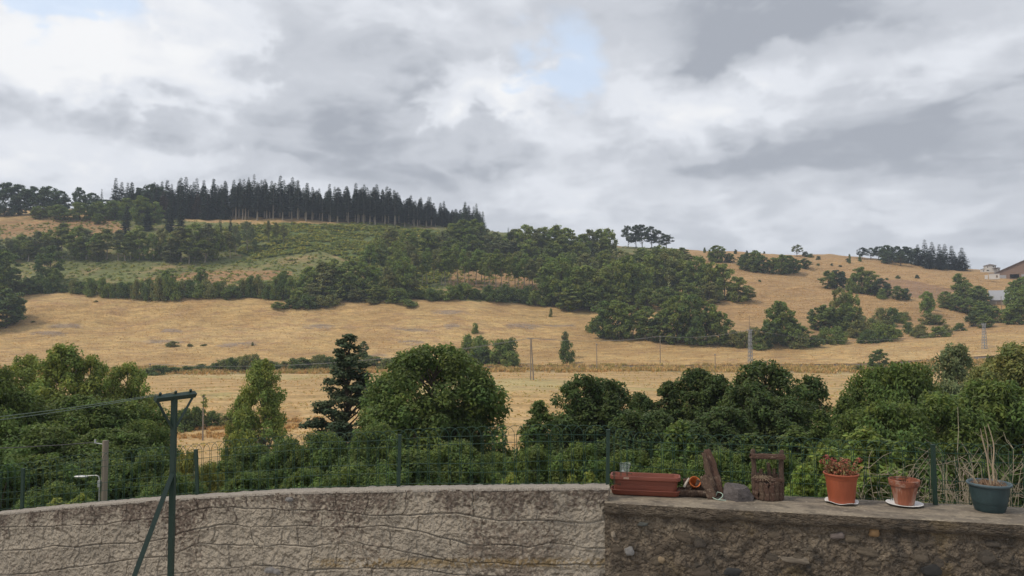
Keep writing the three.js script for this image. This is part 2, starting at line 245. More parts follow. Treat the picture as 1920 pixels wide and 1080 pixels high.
  const map = texOf(1024, 1024, (u, v) => { const h = .5 * tfbm(u * .5, v * 2, 20, 4, 21) + .5 * tfbm(u, v, 80, 3, 27), t = tfbm(u, v, 12, 4, 5), k = .62 + sst(.2, .8, h) * .38; return [toS(k), toS(k * (.985 + (t - .5) * .1)), toS(k * (.96 + (t - .5) * .16))]; }, true);
  const bump = texOf(1024, 1024, (u, v) => { const h = hf(u, v); return [h, h, h]; });
  structure('ground', g, new THREE.MeshStandardMaterial({ vertexColors: true, map, bumpMap: bump, bumpScale: .5, roughness: 1 }));
}

// ---------------------------------------------------------------- plants: builders
const PROFILES = {
  round: (t) => Math.sqrt(Math.max(0, 1 - (2 * t - .85) ** 2 / 1.35)), oval: (t) => Math.pow(Math.sin(Math.PI * clamp(.06 + t * .9)), .75),
  egg: (t) => Math.pow(1 - t, .55) * (.8 + .2 * Math.sin(Math.PI * clamp(t * 1.6))) + .02, cone: (t) => Math.pow(1 - t, .8) * .95 + .06, dome: (t) => Math.sqrt(Math.max(0, 1 - t * t)) * .96 + .04, tall: (t) => Math.pow(Math.sin(Math.PI * clamp(.1 + t * .86)), .6) * (1 - .25 * t),
};
function leafTint(r, v = .22, w = .1) { const k = 1 + (r() - .5) * 2 * v, h = (r() - .5) * 2 * w; return [k * (1 + h * 1.3), k, k * (1 - h)]; }
function rndDir(r) { const z = r() * 2 - 1, a = r() * Math.PI * 2, s = Math.sqrt(1 - z * z); return [s * Math.cos(a), z, s * Math.sin(a)]; }
function norm(a) { const l = Math.hypot(...a) || 1; return [a[0] / l, a[1] / l, a[2] / l]; }
function oneLeaf(gb, r, p, out, L, W, col, up = .6) {
  const n = norm([out[0] * .5 + (r() - .5) * 1.3, out[1] * .5 + up + (r() - .5) * 1.1, out[2] * .5 + (r() - .5) * 1.3]); let d = rndDir(r); const k = d[0] * n[0] + d[1] * n[1] + d[2] * n[2];
  const t = norm([d[0] - n[0] * k, d[1] - n[1] * k, d[2] - n[2] * k]); gb.leaf(p, n, t, L, W, col);
}
// broadleaved tree or bush: a forked trunk and many leafy sprays grouped on the boughs
function broadleaf(seed, o) {
  const r = rngOf(seed), { h = 12, R = 3.6, base = .22, prof = 'round', blobs = 44, leaves = 2400, leaf = .5, fat = .3, trunkR = .2, lean = .04, airy = 0, tint = .2, flat = .78, stems = 1 } = o;
  const wood = new GB(), crown = new GB(), P = PROFILES[prof], B = [], ch = h * (1 - base);
  const axis = (y) => V(Math.sin(y / h * 2.2 + seed) * lean * h * (y / h), y, Math.cos(y / h * 1.7 + seed * 2) * lean * h * (y / h));
  for (let i = 0; i < blobs; i++) {
    const t = Math.pow((i + r()) / blobs, .92), p = P(t), a = r() * 6.283 + i * 2.4, br = R * fat * (.55 + .6 * r()) * (prof === 'egg' || prof === 'cone' ? .22 + .78 * p : .5 + .5 * p), y = h * base + t * ch;
    const rr = Math.max(0, p * R * (.25 + .75 * Math.sqrt(r())) - br * .45), c = axis(Math.min(y, h - br * .6));
    c.x += Math.cos(a) * rr; c.z += Math.sin(a) * rr; B.push({ c, br });
  }
  const tot = B.reduce((s, b) => s + b.br * b.br, 0);
  for (const b of B) {
    const n = Math.round(leaves * b.br * b.br / tot), bt = leafTint(r, tint * .7, .08), sub = [];
    for (let k = 0; k < 7; k++) { const d = rndDir(r); sub.push([b.c.x + d[0] * b.br * .62, b.c.y + d[1] * b.br * .62 * flat, b.c.z + d[2] * b.br * .62]); }
    for (let k = 0; k < n; k++) {
      const s = sub[k % 7], d = rndDir(r), q = b.br * .64 * (.3 + .65 * Math.sqrt(r())) * (1 + airy * r()), p = [s[0] + d[0] * q, s[1] + d[1] * q * flat, s[2] + d[2] * q], l = leafTint(r, tint, .09);
      if (p[1] < h * base * .3) continue;
      oneLeaf(crown, r, p, d, leaf * (.7 + .7 * r()), leaf * (.2 + .12 * r()), [bt[0] * l[0], bt[1] * l[1], bt[2] * l[2]]);
    }
  }
  for (let s = 0; s < stems; s++) {
    const pts = [], rad = [], off = stems > 1 ? [Math.cos(s * 2.1) * R * .25, Math.sin(s * 2.1) * R * .25] : [0, 0];
    for (let k = 0; k <= 6; k++) { const y = (k / 6) * h * (stems > 1 ? .75 : .86), c = axis(y); c.x += off[0] * (k / 3); c.z += off[1] * (k / 3); c.y -= k ? 0 : .5; pts.push(c); rad.push(trunkR * (1 - .85 * k / 6) * (k ? 1 : 1.35)); }
    wood.tube(pts, rad, 7);
  }
  for (const b of B) {
    if (r() > (o.limbs ?? .5)) continue;
    const d = Math.hypot(b.c.x, b.c.z), y0 = Math.max(h * base * .55, b.c.y - d * (.7 + .5 * r()) - b.br * .4), s = axis(y0), m = s.clone().lerp(b.c, .5); m.y -= .05 * d; m.x += (r() - .5) * .2 * d; m.z += (r() - .5) * .2 * d;
    const rr = trunkR * .42 * (1 - .5 * y0 / h); wood.tube([s, m, b.c], [rr, rr * .65, rr * .25], 5);
  }
  return { trunk: wood.geo(), crown: crown.geo(), h, R };
}
// spruce and fir: whorls of drooping boughs made of needle sprays
function conifer(seed, o) {
  const r = rngOf(seed), { h = 20, R = 3, base = .1, whorls = 26, per = 8, sprays = 6, droop = .35, ragged = .25, trunkR = .22, spray = .8, pow = .85, dead = 0 } = o;
  const wood = new GB(), crown = new GB();
  wood.tube([V(0, -.6, 0), V(.05, h * .3, .03), V(-.04, h * .65, 0), V(0, h * .985, 0)], [trunkR * 1.2, trunkR * .85, trunkR * .45, .02], 7);
  for (let i = 0; i < whorls; i++) {
    const t = (i + .3 * r()) / whorls, y = h * (base + (1 - base) * t), Rt = R * Math.pow(1 - t, pow) * (1 - ragged * r()) * (t < .12 ? .7 + t * 2.5 : 1) + .12;
    const n = Math.max(4, Math.round(per * (.6 + .4 * (1 - t))));
    for (let k = 0; k < n; k++) {
      if (r() < .07 + dead) continue;
      const a = (k + r() * .8) / n * 6.283 + i * .9, len = Rt * (.75 + .4 * r()), dr = droop * (.5 + .8 * r()) * (1 - .8 * t), ca = Math.cos(a), sa = Math.sin(a), bt = leafTint(r, .2, .07);
      const m = Math.max(2, Math.round(sprays * len / R + 1));
      for (let s = 0; s < m; s++) for (const side of [-1, 1]) {
        const f = (s + .55 + .3 * r()) / m, d = len * f, yy = y - d * dr + d * d / len * dr * .35 + (r() - .5) * .12, w = spray * (.55 + .6 * r()) * (1.15 - .7 * f) * Math.min(1, .5 + .85 * Rt / R), an = a + side * (.5 + .35 * r());
        const tan = norm([Math.cos(an), -dr * .55 + (r() - .5) * .3, Math.sin(an)]), nn = norm([(r() - .5) * 1.7 + ca * .5, .75, (r() - .5) * 1.7 + sa * .5]), dot = tan[0] * nn[0] + tan[1] * nn[1] + tan[2] * nn[2], l = leafTint(r, .2, .06);
        crown.leaf([ca * d + tan[0] * w * .4, yy + tan[1] * w * .4, sa * d + tan[2] * w * .4], norm([nn[0] - tan[0] * dot, nn[1] - tan[1] * dot, nn[2] - tan[2] * dot]), tan, w, w * .36, [bt[0] * l[0], bt[1] * l[1], bt[2] * l[2]]);
      }
      if (len > .9 && r() < .5) wood.tube([V(0, y, 0), V(ca * len * .8, y - len * dr * .6, sa * len * .8)], [trunkR * .16, .015], 4);
    }
  }
  for (let k = 0; k < 6; k++) crown.leaf([0, h * (.975 + .005 * k), 0], norm([r() - .5, .2, r() - .5]), [0, 1, 0], spray * .8, .05, [1, 1, 1]);
  return { trunk: wood.geo(), crown: crown.geo(), h, R };
}
const foliage = (r, g, b, through = .45) => new THREE.MeshPhysicalMaterial({ color: lin(r, g, b), vertexColors: true, roughness: .85, transmission: through, thickness: 0, side: THREE.DoubleSide, specularIntensity: .35 });
const bark = (r, g, b) => new THREE.MeshStandardMaterial({ color: lin(r, g, b), roughness: 1 });
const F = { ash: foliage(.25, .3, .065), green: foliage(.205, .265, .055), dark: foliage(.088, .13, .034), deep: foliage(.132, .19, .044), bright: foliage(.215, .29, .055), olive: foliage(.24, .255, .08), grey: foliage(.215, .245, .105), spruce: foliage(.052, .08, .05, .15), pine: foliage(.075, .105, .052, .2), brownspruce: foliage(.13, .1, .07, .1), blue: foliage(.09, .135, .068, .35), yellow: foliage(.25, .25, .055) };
const K = { brown: bark(.1, .075, .055), pale: bark(.3, .26, .2), grey: bark(.17, .15, .125) };
const PR = {                                // one of each kind; every tree standing in the valley is a copy
  round: [1, 2, 3, 4].map((s) => broadleaf(s * 11, { prof: 'round', h: 12, R: 4.6, base: .03, leaves: 3900, leaf: .78, blobs: 64, fat: .3 })),
  oval: [1, 2, 3].map((s) => broadleaf(s * 13, { prof: 'oval', h: 14, R: 3.8, base: .05, leaves: 3600, leaf: .76, blobs: 60, fat: .33 })),
  slim: [1, 2, 3].map((s) => broadleaf(s * 17, { prof: 'tall', h: 15, R: 2.5, base: .38, leaves: 1900, leaf: .62, blobs: 34, fat: .45, airy: .2, trunkR: .15, lean: .04 })),
  open: [1, 2].map((s) => broadleaf(s * 19, { prof: 'dome', h: 11, R: 4.6, base: .4, leaves: 2200, leaf: .6, blobs: 34, fat: .27, limbs: .9 })),
  bush: [1, 2, 3, 4].map((s) => broadleaf(s * 23, { prof: 'dome', h: 4, R: 2.8, base: .0, leaves: 2000, leaf: .5, blobs: 36, fat: .38, trunkR: .08, stems: 3, limbs: .3 })),
  spruce: [1, 2, 3].map((s) => conifer(s * 29, { h: 24, R: 3.8, base: .05, whorls: 36, spray: 1.35, pow: .82 })),
  edge: [1, 2, 3, 4].map((s) => conifer(s * 31, { h: 26, R: 3.4, base: .42, whorls: 29, spray: 1.3, ragged: .4, trunkR: .32, droop: .45, pow: .72 })),
  scots: [1, 2].map((s) => broadleaf(s * 37, { prof: 'round', h: 14, R: 4.2, base: .3, leaves: 3000, leaf: .66, blobs: 36, fat: .34, flat: .65, trunkR: .22, limbs: .8 })),
};
const pick = rngOf(404);
function stand(name, P, leafMat, woodMat, X, D, h, wide, label, category, group, sink = .2) {
  const o = thing(name, label, category, V(X, ground(X, D) - sink, -D), pick() * 6.283, group);
  const tall = (h + sink) / P.h, w = wide ? wide / (2 * P.R) : tall; o.scale.set(w, tall, w);
  part('trunk', P.trunk, woodMat, o); part('crown', P.crown, leafMat, o); return o;
}
// base on the slope at (px, py), top at py top, about w across: sizes as surveyed
function plant(name, kind, leafMat, woodMat, px, py, top, w, label, category, group, Dgiven) {
  const D = Dgiven ?? hit(px, py); if (D === null) { console.log('no ground', name, px, py); return; }
  const X = sight(px, py)[0] * D, y = ground(X, D), h = EYE_Y + sight(px, top)[1] * D - y, l = PR[kind];
  return stand(name, l[Math.floor(pick() * l.length)], leafMat, woodMat, X, D, Math.max(h, .6), w ? w * D / FPX : 0, label, category, group);
}
// ---------------------------------------------------------------- far hillside: the spruce plantation on the hilltop
const J = (a) => (pick() - .5) * 2 * a;
{
  const baseLine = [[200, 404], [380, 411], [480, 412], [560, 413], [640, 418], [740, 422], [840, 426], [905, 430]];
  const topLine = [[235, 348], [262, 346], [300, 342], [330, 337], [380, 340], [430, 338], [480, 332], [540, 338], [600, 346], [660, 347], [700, 346], [740, 356], [770, 368], [800, 372], [840, 384], [870, 384], [905, 392]];
  const label = 'tall dark spruce in the dense plantation along the hilltop', grp = 'spruces of the hilltop plantation';
  for (let row = 0; row < 4; row++) {
    let px = [255, 240, 226, 232][row] + pick() * 8;
    while (px < 905) {
      const D0 = hit(px, interp(baseLine, px)) ?? 490, D = D0 + [0, 9, 18, 27][row] + J(3.5), X = sight(px, 400)[0] * D, y = ground(X, D);
      const top = interp(topLine, px) + (row === 0 ? 6 + pick() * 30 : row === 1 ? 2 + pick() * 18 : -8 + pick() * 24), h = EYE_Y + sight(px, top)[1] * D - y;
      const bare = px > 425 && px < 850, l = row < 2 && bare ? PR.edge : PR.spruce, brown = row === 0 && (Math.abs(px - 310) < 8 || Math.abs(px - 377) < 9);
      stand('spruce_tree', l[Math.floor(pick() * l.length)], brown ? F.brownspruce : F.spruce, bare ? K.pale : K.brown, X, D, h, (9 + pick() * 4.5), brown ? 'dying brown spruce at the edge of the hilltop plantation' : label, 'spruce tree', brown ? 'dying spruces of the plantation' : grp, 1.2);
      px += 5 + pick() * 15;
    }
  }
  // single conifers around it
  for (const [px, py, top, w] of [[216, 400, 333, 30], [245, 402, 342, 26], [190, 400, 354, 14]]) plant('spruce_tree', 'spruce', F.spruce, K.brown, px, py, top, w, 'dark spruce standing free at the open end of the plantation', 'spruce tree', 'free spruces at the plantation end', 502);
  for (const [px, py, top, w] of [[236, 448, 382, 30], [276, 432, 388, 30], [318, 436, 372, 30], [338, 438, 376, 28], [412, 470, 402, 20], [432, 440, 404, 14]]) plant('spruce_tree', 'spruce', F.spruce, K.brown, px, py, top, w, 'dark spruce on the slope below the hilltop plantation', 'spruce tree', 'spruces below the plantation');
  for (const [px, py, top, w] of [[872, 440, 378, 34], [893, 442, 381, 24], [905, 446, 396, 24], [855, 440, 398, 26]]) plant('spruce_tree', 'spruce', F.blue, K.brown, px, py, top, w, 'ragged spruce at the low end of the plantation above broadleaved trees', 'spruce tree', 'spruces at the low end of the plantation');
  for (const [px, py, top, w] of [[8, 404, 342, 50], [34, 404, 346, 52], [62, 404, 350, 50], [88, 404, 350, 56], [112, 406, 358, 44], [148, 402, 352, 26], [172, 404, 362, 40], [198, 406, 374, 40], [-30, 404, 346, 60], [280, 404, 345, 40], [300, 406, 350, 36], [262, 408, 352, 32]]) plant('skyline_tree', px % 4 < 2 ? 'round' : 'oval', F.blue, K.brown, px, py, top, w, 'dark broad tree on the bare end of the hilltop skyline', 'tree', 'skyline trees beside the plantation', px > 230 ? 508 : 500);
  for (const [px, py, top, w] of [[75, 410, 386, 40], [110, 412, 384, 44], [150, 412, 380, 46], [185, 410, 378, 40], [215, 412, 376, 48], [240, 412, 372, 40], [265, 420, 368, 40], [290, 418, 378, 36], [185, 420, 400, 26]]) plant('hillside_tree', 'round', F.green, K.brown, px, py, top, w, 'low green broadleaved tree in front of the skyline trees', 'tree', 'low trees under the skyline trees');
}
// ---------------------------------------------------------------- broadleaved trees and bushes on the slope
function many(name, kind, mats, wood, list, label, category, group) { for (const [px, py, top, w, D] of list) { const k = Array.isArray(kind) ? kind[Math.floor(pick() * kind.length)] : kind; plant(name, k, mats[Math.floor(pick() * mats.length)], wood, px + J(2), py, top + J(2), w, label, category, group, D); } }
many('hillside_tree', ['oval', 'round', 'slim', 'slim'], [F.ash, F.ash, F.olive, F.grey, F.bright], K.pale, [[12, 490, 448, 50], [42, 486, 440, 40], [70, 484, 436, 42], [95, 484, 430, 36], [118, 484, 420, 48], [140, 486, 424, 44], [160, 486, 430, 40], [182, 488, 436, 36], [200, 487, 428, 46], [222, 488, 432, 40], [246, 486, 434, 36], [262, 488, 424, 42], [285, 488, 438, 34], [304, 486, 430, 36], [322, 488, 436, 36], [342, 490, 424, 50], [366, 490, 420, 52], [388, 488, 418, 48], [404, 488, 424, 36], [430, 484, 436, 30], [98, 486, 446, 40], [235, 490, 450, 40], [318, 492, 456, 40], [355, 494, 454, 40], [180, 490, 450, 40], [150, 488, 448, 36], [55, 490, 452, 40], [385, 492, 450, 40]], 'slender green tree in the broadleaved band below the plantation', 'tree', 'trees of the band below the plantation');
many('hillside_tree', 'open', [F.grey, F.olive], K.pale, [[462, 472, 414, 46], [440, 478, 424, 30]], 'open-crowned pale tree at the end of the broadleaved band', 'tree', 'open-crowned trees at the band end');
many('slender_tree', 'slim', [F.olive, F.green], K.grey, [[505, 458, 415, 18], [518, 456, 418, 16], [530, 456, 420, 18], [478, 472, 450, 14]], 'thin upright tree standing alone in the bracken slope', 'tree', 'thin trees on the bracken slope');
many('hillside_tree', ['round', 'oval'], [F.deep, F.green], K.brown, [[8, 556, 470, 60], [-14, 560, 480, 50], [92, 530, 462, 52], [105, 548, 505, 30], [52, 552, 520, 44], [70, 545, 515, 36], [12, 615, 543, 70], [-22, 620, 550, 70], [30, 600, 556, 36]], 'dark leafy tree at the edge of the golden slope', 'tree', 'trees at the open edge of the slope');
{
  const list = []; for (let px = 30; px < 565; px += 9 + pick() * 8) { const top = interp([[30, 528], [140, 528], [180, 522], [240, 528], [310, 512], [330, 528], [420, 530], [440, 536], [470, 518], [500, 530], [530, 508], [565, 535]], px) + J(6); list.push([px, interp([[0, 548], [130, 548], [200, 556], [310, 562], [400, 556], [480, 558], [565, 562]], px) + J(3), top, 22 + pick() * 14]); }
  many('hedgerow_bush', 'bush', [F.deep, F.green, F.green, F.olive], K.brown, list, 'dark bush in the hedgerow along the top of the golden slope', 'bush', 'hedgerow bushes above the golden slope');
}
many('hedgerow_tree', ['oval', 'round'], [F.green, F.bright], K.brown, [[312, 558, 508, 36], [375, 534, 500, 28], [470, 556, 516, 28], [530, 554, 508, 38], [298, 552, 520, 24], [425, 562, 540, 22]], 'small tree rising out of the hedgerow above the golden slope', 'tree', 'small trees in the hedgerow');
many('hillside_tree', ['round', 'oval'], [F.green, F.bright, F.ash, F.olive], K.brown, [[580, 556, 500, 46], [602, 556, 490, 56], [628, 556, 486, 54], [650, 556, 488, 56], [676, 560, 492, 50], [700, 556, 500, 40], [590, 568, 530, 50], [560, 572, 540, 40], [612, 566, 536, 50], [640, 562, 525, 50], [728, 562, 500, 40], [690, 520, 458, 40], [735, 480, 424, 40], [742, 520, 452, 44], [715, 500, 446, 36], [765, 500, 450, 36], [755, 560, 482, 52], [770, 558, 520, 40], [745, 568, 540, 44], [705, 566, 536, 40], [668, 566, 540, 40]], 'bright green tree at the foot of the bracken slope', 'tree', 'bright trees at the foot of the bracken');
many('hedgerow_bush', 'bush', [F.deep, F.olive, F.green], K.brown, [[520, 577, 565, 30], [545, 578, 560, 34], [575, 578, 552, 44], [605, 576, 556, 40], [625, 572, 550, 36], [648, 562, 545, 30], [765, 574, 563, 42], [700, 568, 558, 36], [735, 566, 552, 30]], 'low bush spreading onto the golden slope below the bright trees', 'bush', 'low bushes edging the golden slope');
{
  const list = []; for (let px = 780; px < 1040; px += 7 + pick() * 6) list.push([px, interp([[780, 540], [850, 542], [940, 545], [1040, 555]], px) - pick() * 14, interp([[780, 470], [850, 462], [920, 472], [1000, 482], [1040, 486]], px) + J(6), 24 + pick() * 12]);
  many('poplar_tree', 'slim', [F.olive, F.ash, F.bright], K.pale, list, 'slim pale-trunked tree in the grove in the middle of the slope', 'tree', 'slim trees of the middle grove');
  const low = []; for (let px = 775; px < 1120; px += 12 + pick() * 9) low.push([px, interp([[775, 562], [880, 560], [960, 566], [1040, 574], [1120, 580]], px) + J(3), interp([[775, 540], [880, 536], [960, 540], [1120, 552]], px) + J(7), 26 + pick() * 16]);
  many('hedgerow_bush', 'bush', [F.deep, F.green, F.deep], K.brown, low, 'dark bush at the foot of the slim-tree grove', 'bush', 'bushes at the foot of the grove');
}
many('hillside_tree', ['round', 'oval', 'round'], [F.ash, F.green, F.olive, F.ash, F.green], K.brown, [[1028, 574, 500, 54], [1052, 578, 484, 66], [1080, 578, 494, 64], [1104, 578, 500, 60], [1128, 574, 508, 54], [1150, 572, 488, 60], [1176, 572, 480, 60], [1200, 570, 496, 56], [1186, 566, 510, 60], [1222, 560, 478, 60], [1250, 560, 468, 66], [1280, 560, 486, 56], [1306, 560, 480, 58], [1334, 562, 492, 52], [1358, 562, 496, 56], [1384, 566, 520, 44], [1400, 564, 536, 36], [1160, 580, 536, 50], [1212, 582, 540, 50], [1066, 584, 536, 60], [1110, 584, 536, 56], [1330, 570, 530, 50], [1290, 574, 530, 46], [1245, 578, 536, 50]], 'full dark broadleaved tree in the big wood on the slope', 'tree', 'trees of the big wood');
many('hillside_tree', ['round', 'oval'], [F.ash, F.olive, F.green], K.brown, [[1130, 520, 468, 50], [1165, 520, 470, 46], [1100, 520, 474, 44], [1060, 520, 474, 44], [1205, 510, 464, 50], [1236, 506, 460, 50], [1265, 506, 468, 44], [1020, 520, 474, 40], [1290, 510, 478, 40]], 'lighter green tree behind the big wood on the slope', 'tree', 'lighter trees behind the big wood');
many('hillside_tree', ['round', 'oval'], [F.green, F.green, F.grey, F.ash], K.brown, [[770, 480, 430, 40], [800, 482, 432, 44], [830, 484, 436, 44], [850, 470, 420, 44], [868, 470, 412, 50], [890, 470, 410, 48], [905, 474, 424, 44], [925, 480, 434, 44], [948, 480, 440, 40], [965, 484, 430, 46], [985, 486, 424, 52], [1008, 490, 430, 46], [1025, 488, 426, 48], [1045, 490, 424, 56], [1068, 488, 428, 44], [1090, 490, 438, 44], [1105, 486, 432, 40], [1124, 486, 428, 46], [1142, 484, 426, 40], [885, 490, 440, 50], [940, 494, 452, 50], [990, 496, 450, 50], [1040, 500, 456, 50], [1085, 500, 456, 46], [850, 492, 446, 46]], 'dark round tree along the middle skyline below the plantation', 'tree', 'trees along the middle skyline');
many('spruce_tree', 'spruce', [F.blue], K.brown, [[1041, 486, 418, 28], [1060, 490, 446, 22], [955, 484, 428, 18]], 'pointed conifer among the round trees of the middle skyline', 'spruce tree', 'conifers among the skyline trees');
many('tall_pine', 'scots', [F.pine], K.grey, [[1178, 470, 424, 26, 552], [1192, 470, 421, 30, 556], [1206, 470, 420, 34, 550], [1222, 472, 424, 34, 556], [1238, 474, 432, 36, 552], [1252, 474, 442, 28, 548]], 'tall bare-stemmed pine in the clump on the saddle', 'pine tree', 'pines of the clump on the saddle');
// right-hand hill
many('hillside_tree', ['round', 'oval'], [F.deep, F.green], K.brown, [[1280, 486, 464, 26], [1348, 492, 461, 36], [1336, 490, 470, 26], [1366, 492, 474, 24], [1400, 506, 474, 30], [1418, 508, 468, 32], [1412, 510, 480, 30], [1432, 512, 478, 30], [1448, 513, 482, 32], [1464, 514, 478, 32], [1480, 514, 480, 30], [1494, 512, 484, 26], [1510, 504, 486, 26], [1390, 498, 480, 24]], 'dark tree in the grove high on the bare hill', 'tree', 'grove high on the bare hill');
many('lone_tree', 'open', [F.grey], K.brown, [[1495, 481, 459, 24]], 'lone umbrella-crowned tree on the bare ridge', 'tree');
many('ridge_bush', 'bush', [F.deep, F.blue], K.brown, [[1513, 482, 470, 16], [1522, 483, 474, 12], [1533, 487, 479, 10], [1322, 474, 464, 6], [1402, 476, 469, 6], [1434, 476, 471, 5], [1380, 476, 466, 8], [1588, 492, 483, 10], [1592, 494, 477, 6], [1613, 490, 479, 8], [1532, 498, 495, 8], [1576, 500, 496, 8], [1560, 498, 493, 6], [1396, 527, 523, 6], [1425, 528, 524, 7], [1664, 525, 521, 8], [1683, 522, 516, 10], [1718, 522, 516, 9], [1660, 540, 536, 6]], 'small dark bush dotting the bare ridge', 'bush', 'small bushes dotting the bare ridge');
many('ridge_tree', ['scots', 'round'], [F.blue, F.spruce], K.brown, [[1618, 486, 464, 20], [1632, 486, 464, 26], [1648, 488, 461, 28], [1664, 490, 460, 30], [1680, 492, 462, 30], [1700, 494, 463, 30], [1716, 496, 464, 28], [1690, 498, 470, 30], [1664, 494, 470, 26]], 'dark round tree in the dense copse on the ridge', 'tree', 'round trees of the ridge copse');
many('ridge_spruce', 'spruce', [F.spruce], K.brown, [[1722, 498, 458, 28], [1735, 500, 449, 30], [1748, 502, 455, 32], [1760, 502, 456, 30], [1772, 504, 458, 32], [1785, 505, 462, 30], [1803, 507, 466, 36], [1742, 504, 466, 30], [1766, 506, 470, 30], [1790, 507, 476, 28]], 'dark pointed conifer in the dense copse on the ridge', 'conifer', 'conifers of the ridge copse');
many('hillside_tree', ['round', 'oval', 'bush'], [F.deep, F.green, F.blue], K.brown, [[1552, 541, 508, 34], [1568, 541, 506, 34], [1582, 540, 508, 22], [1600, 548, 512, 30], [1614, 550, 502, 38], [1632, 552, 508, 40], [1650, 556, 524, 34], [1664, 558, 536, 22], [1682, 562, 536, 30], [1700, 562, 542, 22], [1652, 560, 540, 20]], 'green tree in the copse halfway up the bare hill', 'tree', 'copse halfway up the bare hill');
many('farm_tree', ['round', 'oval'], [F.deep, F.green, F.bright, F.green], K.brown, [[1798, 566, 512, 34], [1810, 570, 530, 36], [1735, 592, 546, 30], [1740, 582, 548, 20], [1775, 578, 544, 36], [1790, 582, 552, 34], [1812, 588, 560, 40], [1836, 582, 536, 50], [1846, 594, 566, 40], [1838, 605, 566, 44], [1872, 604, 576, 40], [1906, 590, 526, 40], [1914, 590, 520, 50], [1895, 608, 576, 40], [1915, 608, 560, 50], [1838, 570, 540, 30], [1905, 560, 532, 26], [1825, 612, 585, 34], [1845, 614, 590, 34], [1940, 600, 530, 60]], 'leafy tree around the grey-roofed building on the hill', 'tree', 'trees around the grey-roofed building');
// belt of trees and thickets at the foot of the bare hill
many('thicket_tree', ['round', 'round', 'oval'], [F.deep, F.green, F.olive, F.green], K.brown, [[1130, 634, 566, 60], [1158, 636, 562, 62], [1186, 636, 574, 56], [1212, 638, 576, 50], [1250, 642, 564, 56], [1272, 644, 556, 66], [1300, 646, 554, 66], [1326, 646, 564, 60], [1348, 646, 586, 50], [1238, 642, 590, 50], [1452, 645, 572, 44], [1468, 648, 566, 56], [1486, 650, 596, 50], [1440, 652, 604, 44], [1506, 648, 612, 44], [1580, 622, 540, 42], [1598, 622, 548, 40], [1588, 628, 570, 46], [1545, 622, 572, 50], [1562, 624, 576, 46], [1530, 618, 578, 36]], 'full-crowned tree in the thicket at the foot of the bare hill', 'tree', 'trees of the thicket under the bare hill');
many('thicket_bush', 'bush', [F.deep, F.green, F.olive], K.brown, [[1112, 622, 604, 30], [1374, 650, 620, 40], [1396, 652, 622, 36], [1416, 652, 616, 40], [1424, 654, 630, 40], [1500, 652, 624, 44], [1525, 650, 628, 40], [1550, 644, 616, 40], [1570, 644, 614, 40], [1604, 634, 600, 40], [1614, 626, 590, 40], [1636, 634, 596, 42], [1655, 612, 576, 34], [1672, 612, 578, 36], [1690, 606, 584, 30], [1650, 640, 606, 44], [1668, 640, 610, 40], [1680, 636, 616, 34], [1626, 644, 618, 40], [1705, 624, 604, 26], [1722, 630, 608, 36], [1738, 608, 586, 40], [1756, 608, 590, 34], [1758, 632, 612, 38], [1772, 628, 608, 24], [1728, 634, 620, 26], [1800, 620, 606, 24], [1700, 600, 586, 18]], 'rounded bush in the thicket at the foot of the bare hill', 'bush', 'bushes of the thicket under the bare hill');
// in and around the fields
many('field_bush', 'bush', [F.green], K.brown, [[890, 625, 604, 16]], 'lone small bush in the middle of the golden slope', 'bush');
many('field_bush', 'bush', [F.olive], K.brown, [[1031, 594, 579, 8]], 'tiny bush near the big wood on the golden slope', 'bush');
many('field_tree', 'bush', [F.deep], K.brown, [[1065, 681, 638, 36]], 'dense ball-shaped small tree beside the railway line', 'tree');
many('field_tree', 'slim', [F.grey], K.grey, [[1062, 672, 620, 20]], 'wispy thin tree behind the ball-shaped tree', 'tree');
many('field_bush', 'bush', [F.green, F.deep], K.brown, [[880, 676, 628, 44], [905, 682, 630, 54], [935, 686, 636, 56], [958, 684, 636, 40], [895, 686, 652, 60], [955, 690, 660, 44]], 'big rounded bush in the thicket at the foot of the golden slope', 'bush', 'thicket at the foot of the golden slope');
many('field_tree', 'oval', [F.deep], K.brown, [[680, 672, 640, 20]], 'small upright tree in the hedge below the golden slope', 'tree');
many('field_tree', 'round', [F.deep], K.brown, [[1650, 697, 657, 38]], 'round lone tree on the flat field by the track', 'tree');
many('field_bush', 'bush', [F.olive], K.brown, [[1610, 697, 684, 26]], 'low spreading bush beside the round lone tree', 'bush');
{
  const list = []; for (let px = 270; px < 880; px += 8 + pick() * 9) list.push([px, interp([[270, 701], [420, 694], [560, 693], [700, 691], [880, 695]], px) + J(3), interp([[270, 690], [400, 686], [430, 665], [480, 667], [510, 678], [560, 672], [640, 668], [720, 670], [800, 672], [880, 682]], px) + J(5), 26 + pick() * 22]);
  many('hedge_bush', 'bush', [F.deep, F.olive, F.deep], K.brown, list, 'bush in the hedge between the flat field and the golden slope', 'bush', 'hedge at the foot of the golden slope');
  many('hedge_bush', 'bush', [F.deep, F.olive], K.brown, [[345, 806, 765, 50], [368, 804, 762, 44], [400, 800, 772, 46], [425, 800, 774, 40], [350, 800, 770, 40]], 'dark bush on the bank between the two stubble fields', 'bush', 'bushes on the field bank');
  many('slope_tuft', 'bush', [F.olive], K.brown, [[325, 649, 639, 28], [355, 649, 644, 14], [384, 648, 644, 16], [474, 648, 642, 6], [178, 566, 562, 10], [60, 604, 600, 10]], 'scrubby green tuft on the open golden slope', 'bush', 'scrubby tufts on the golden slope');
}
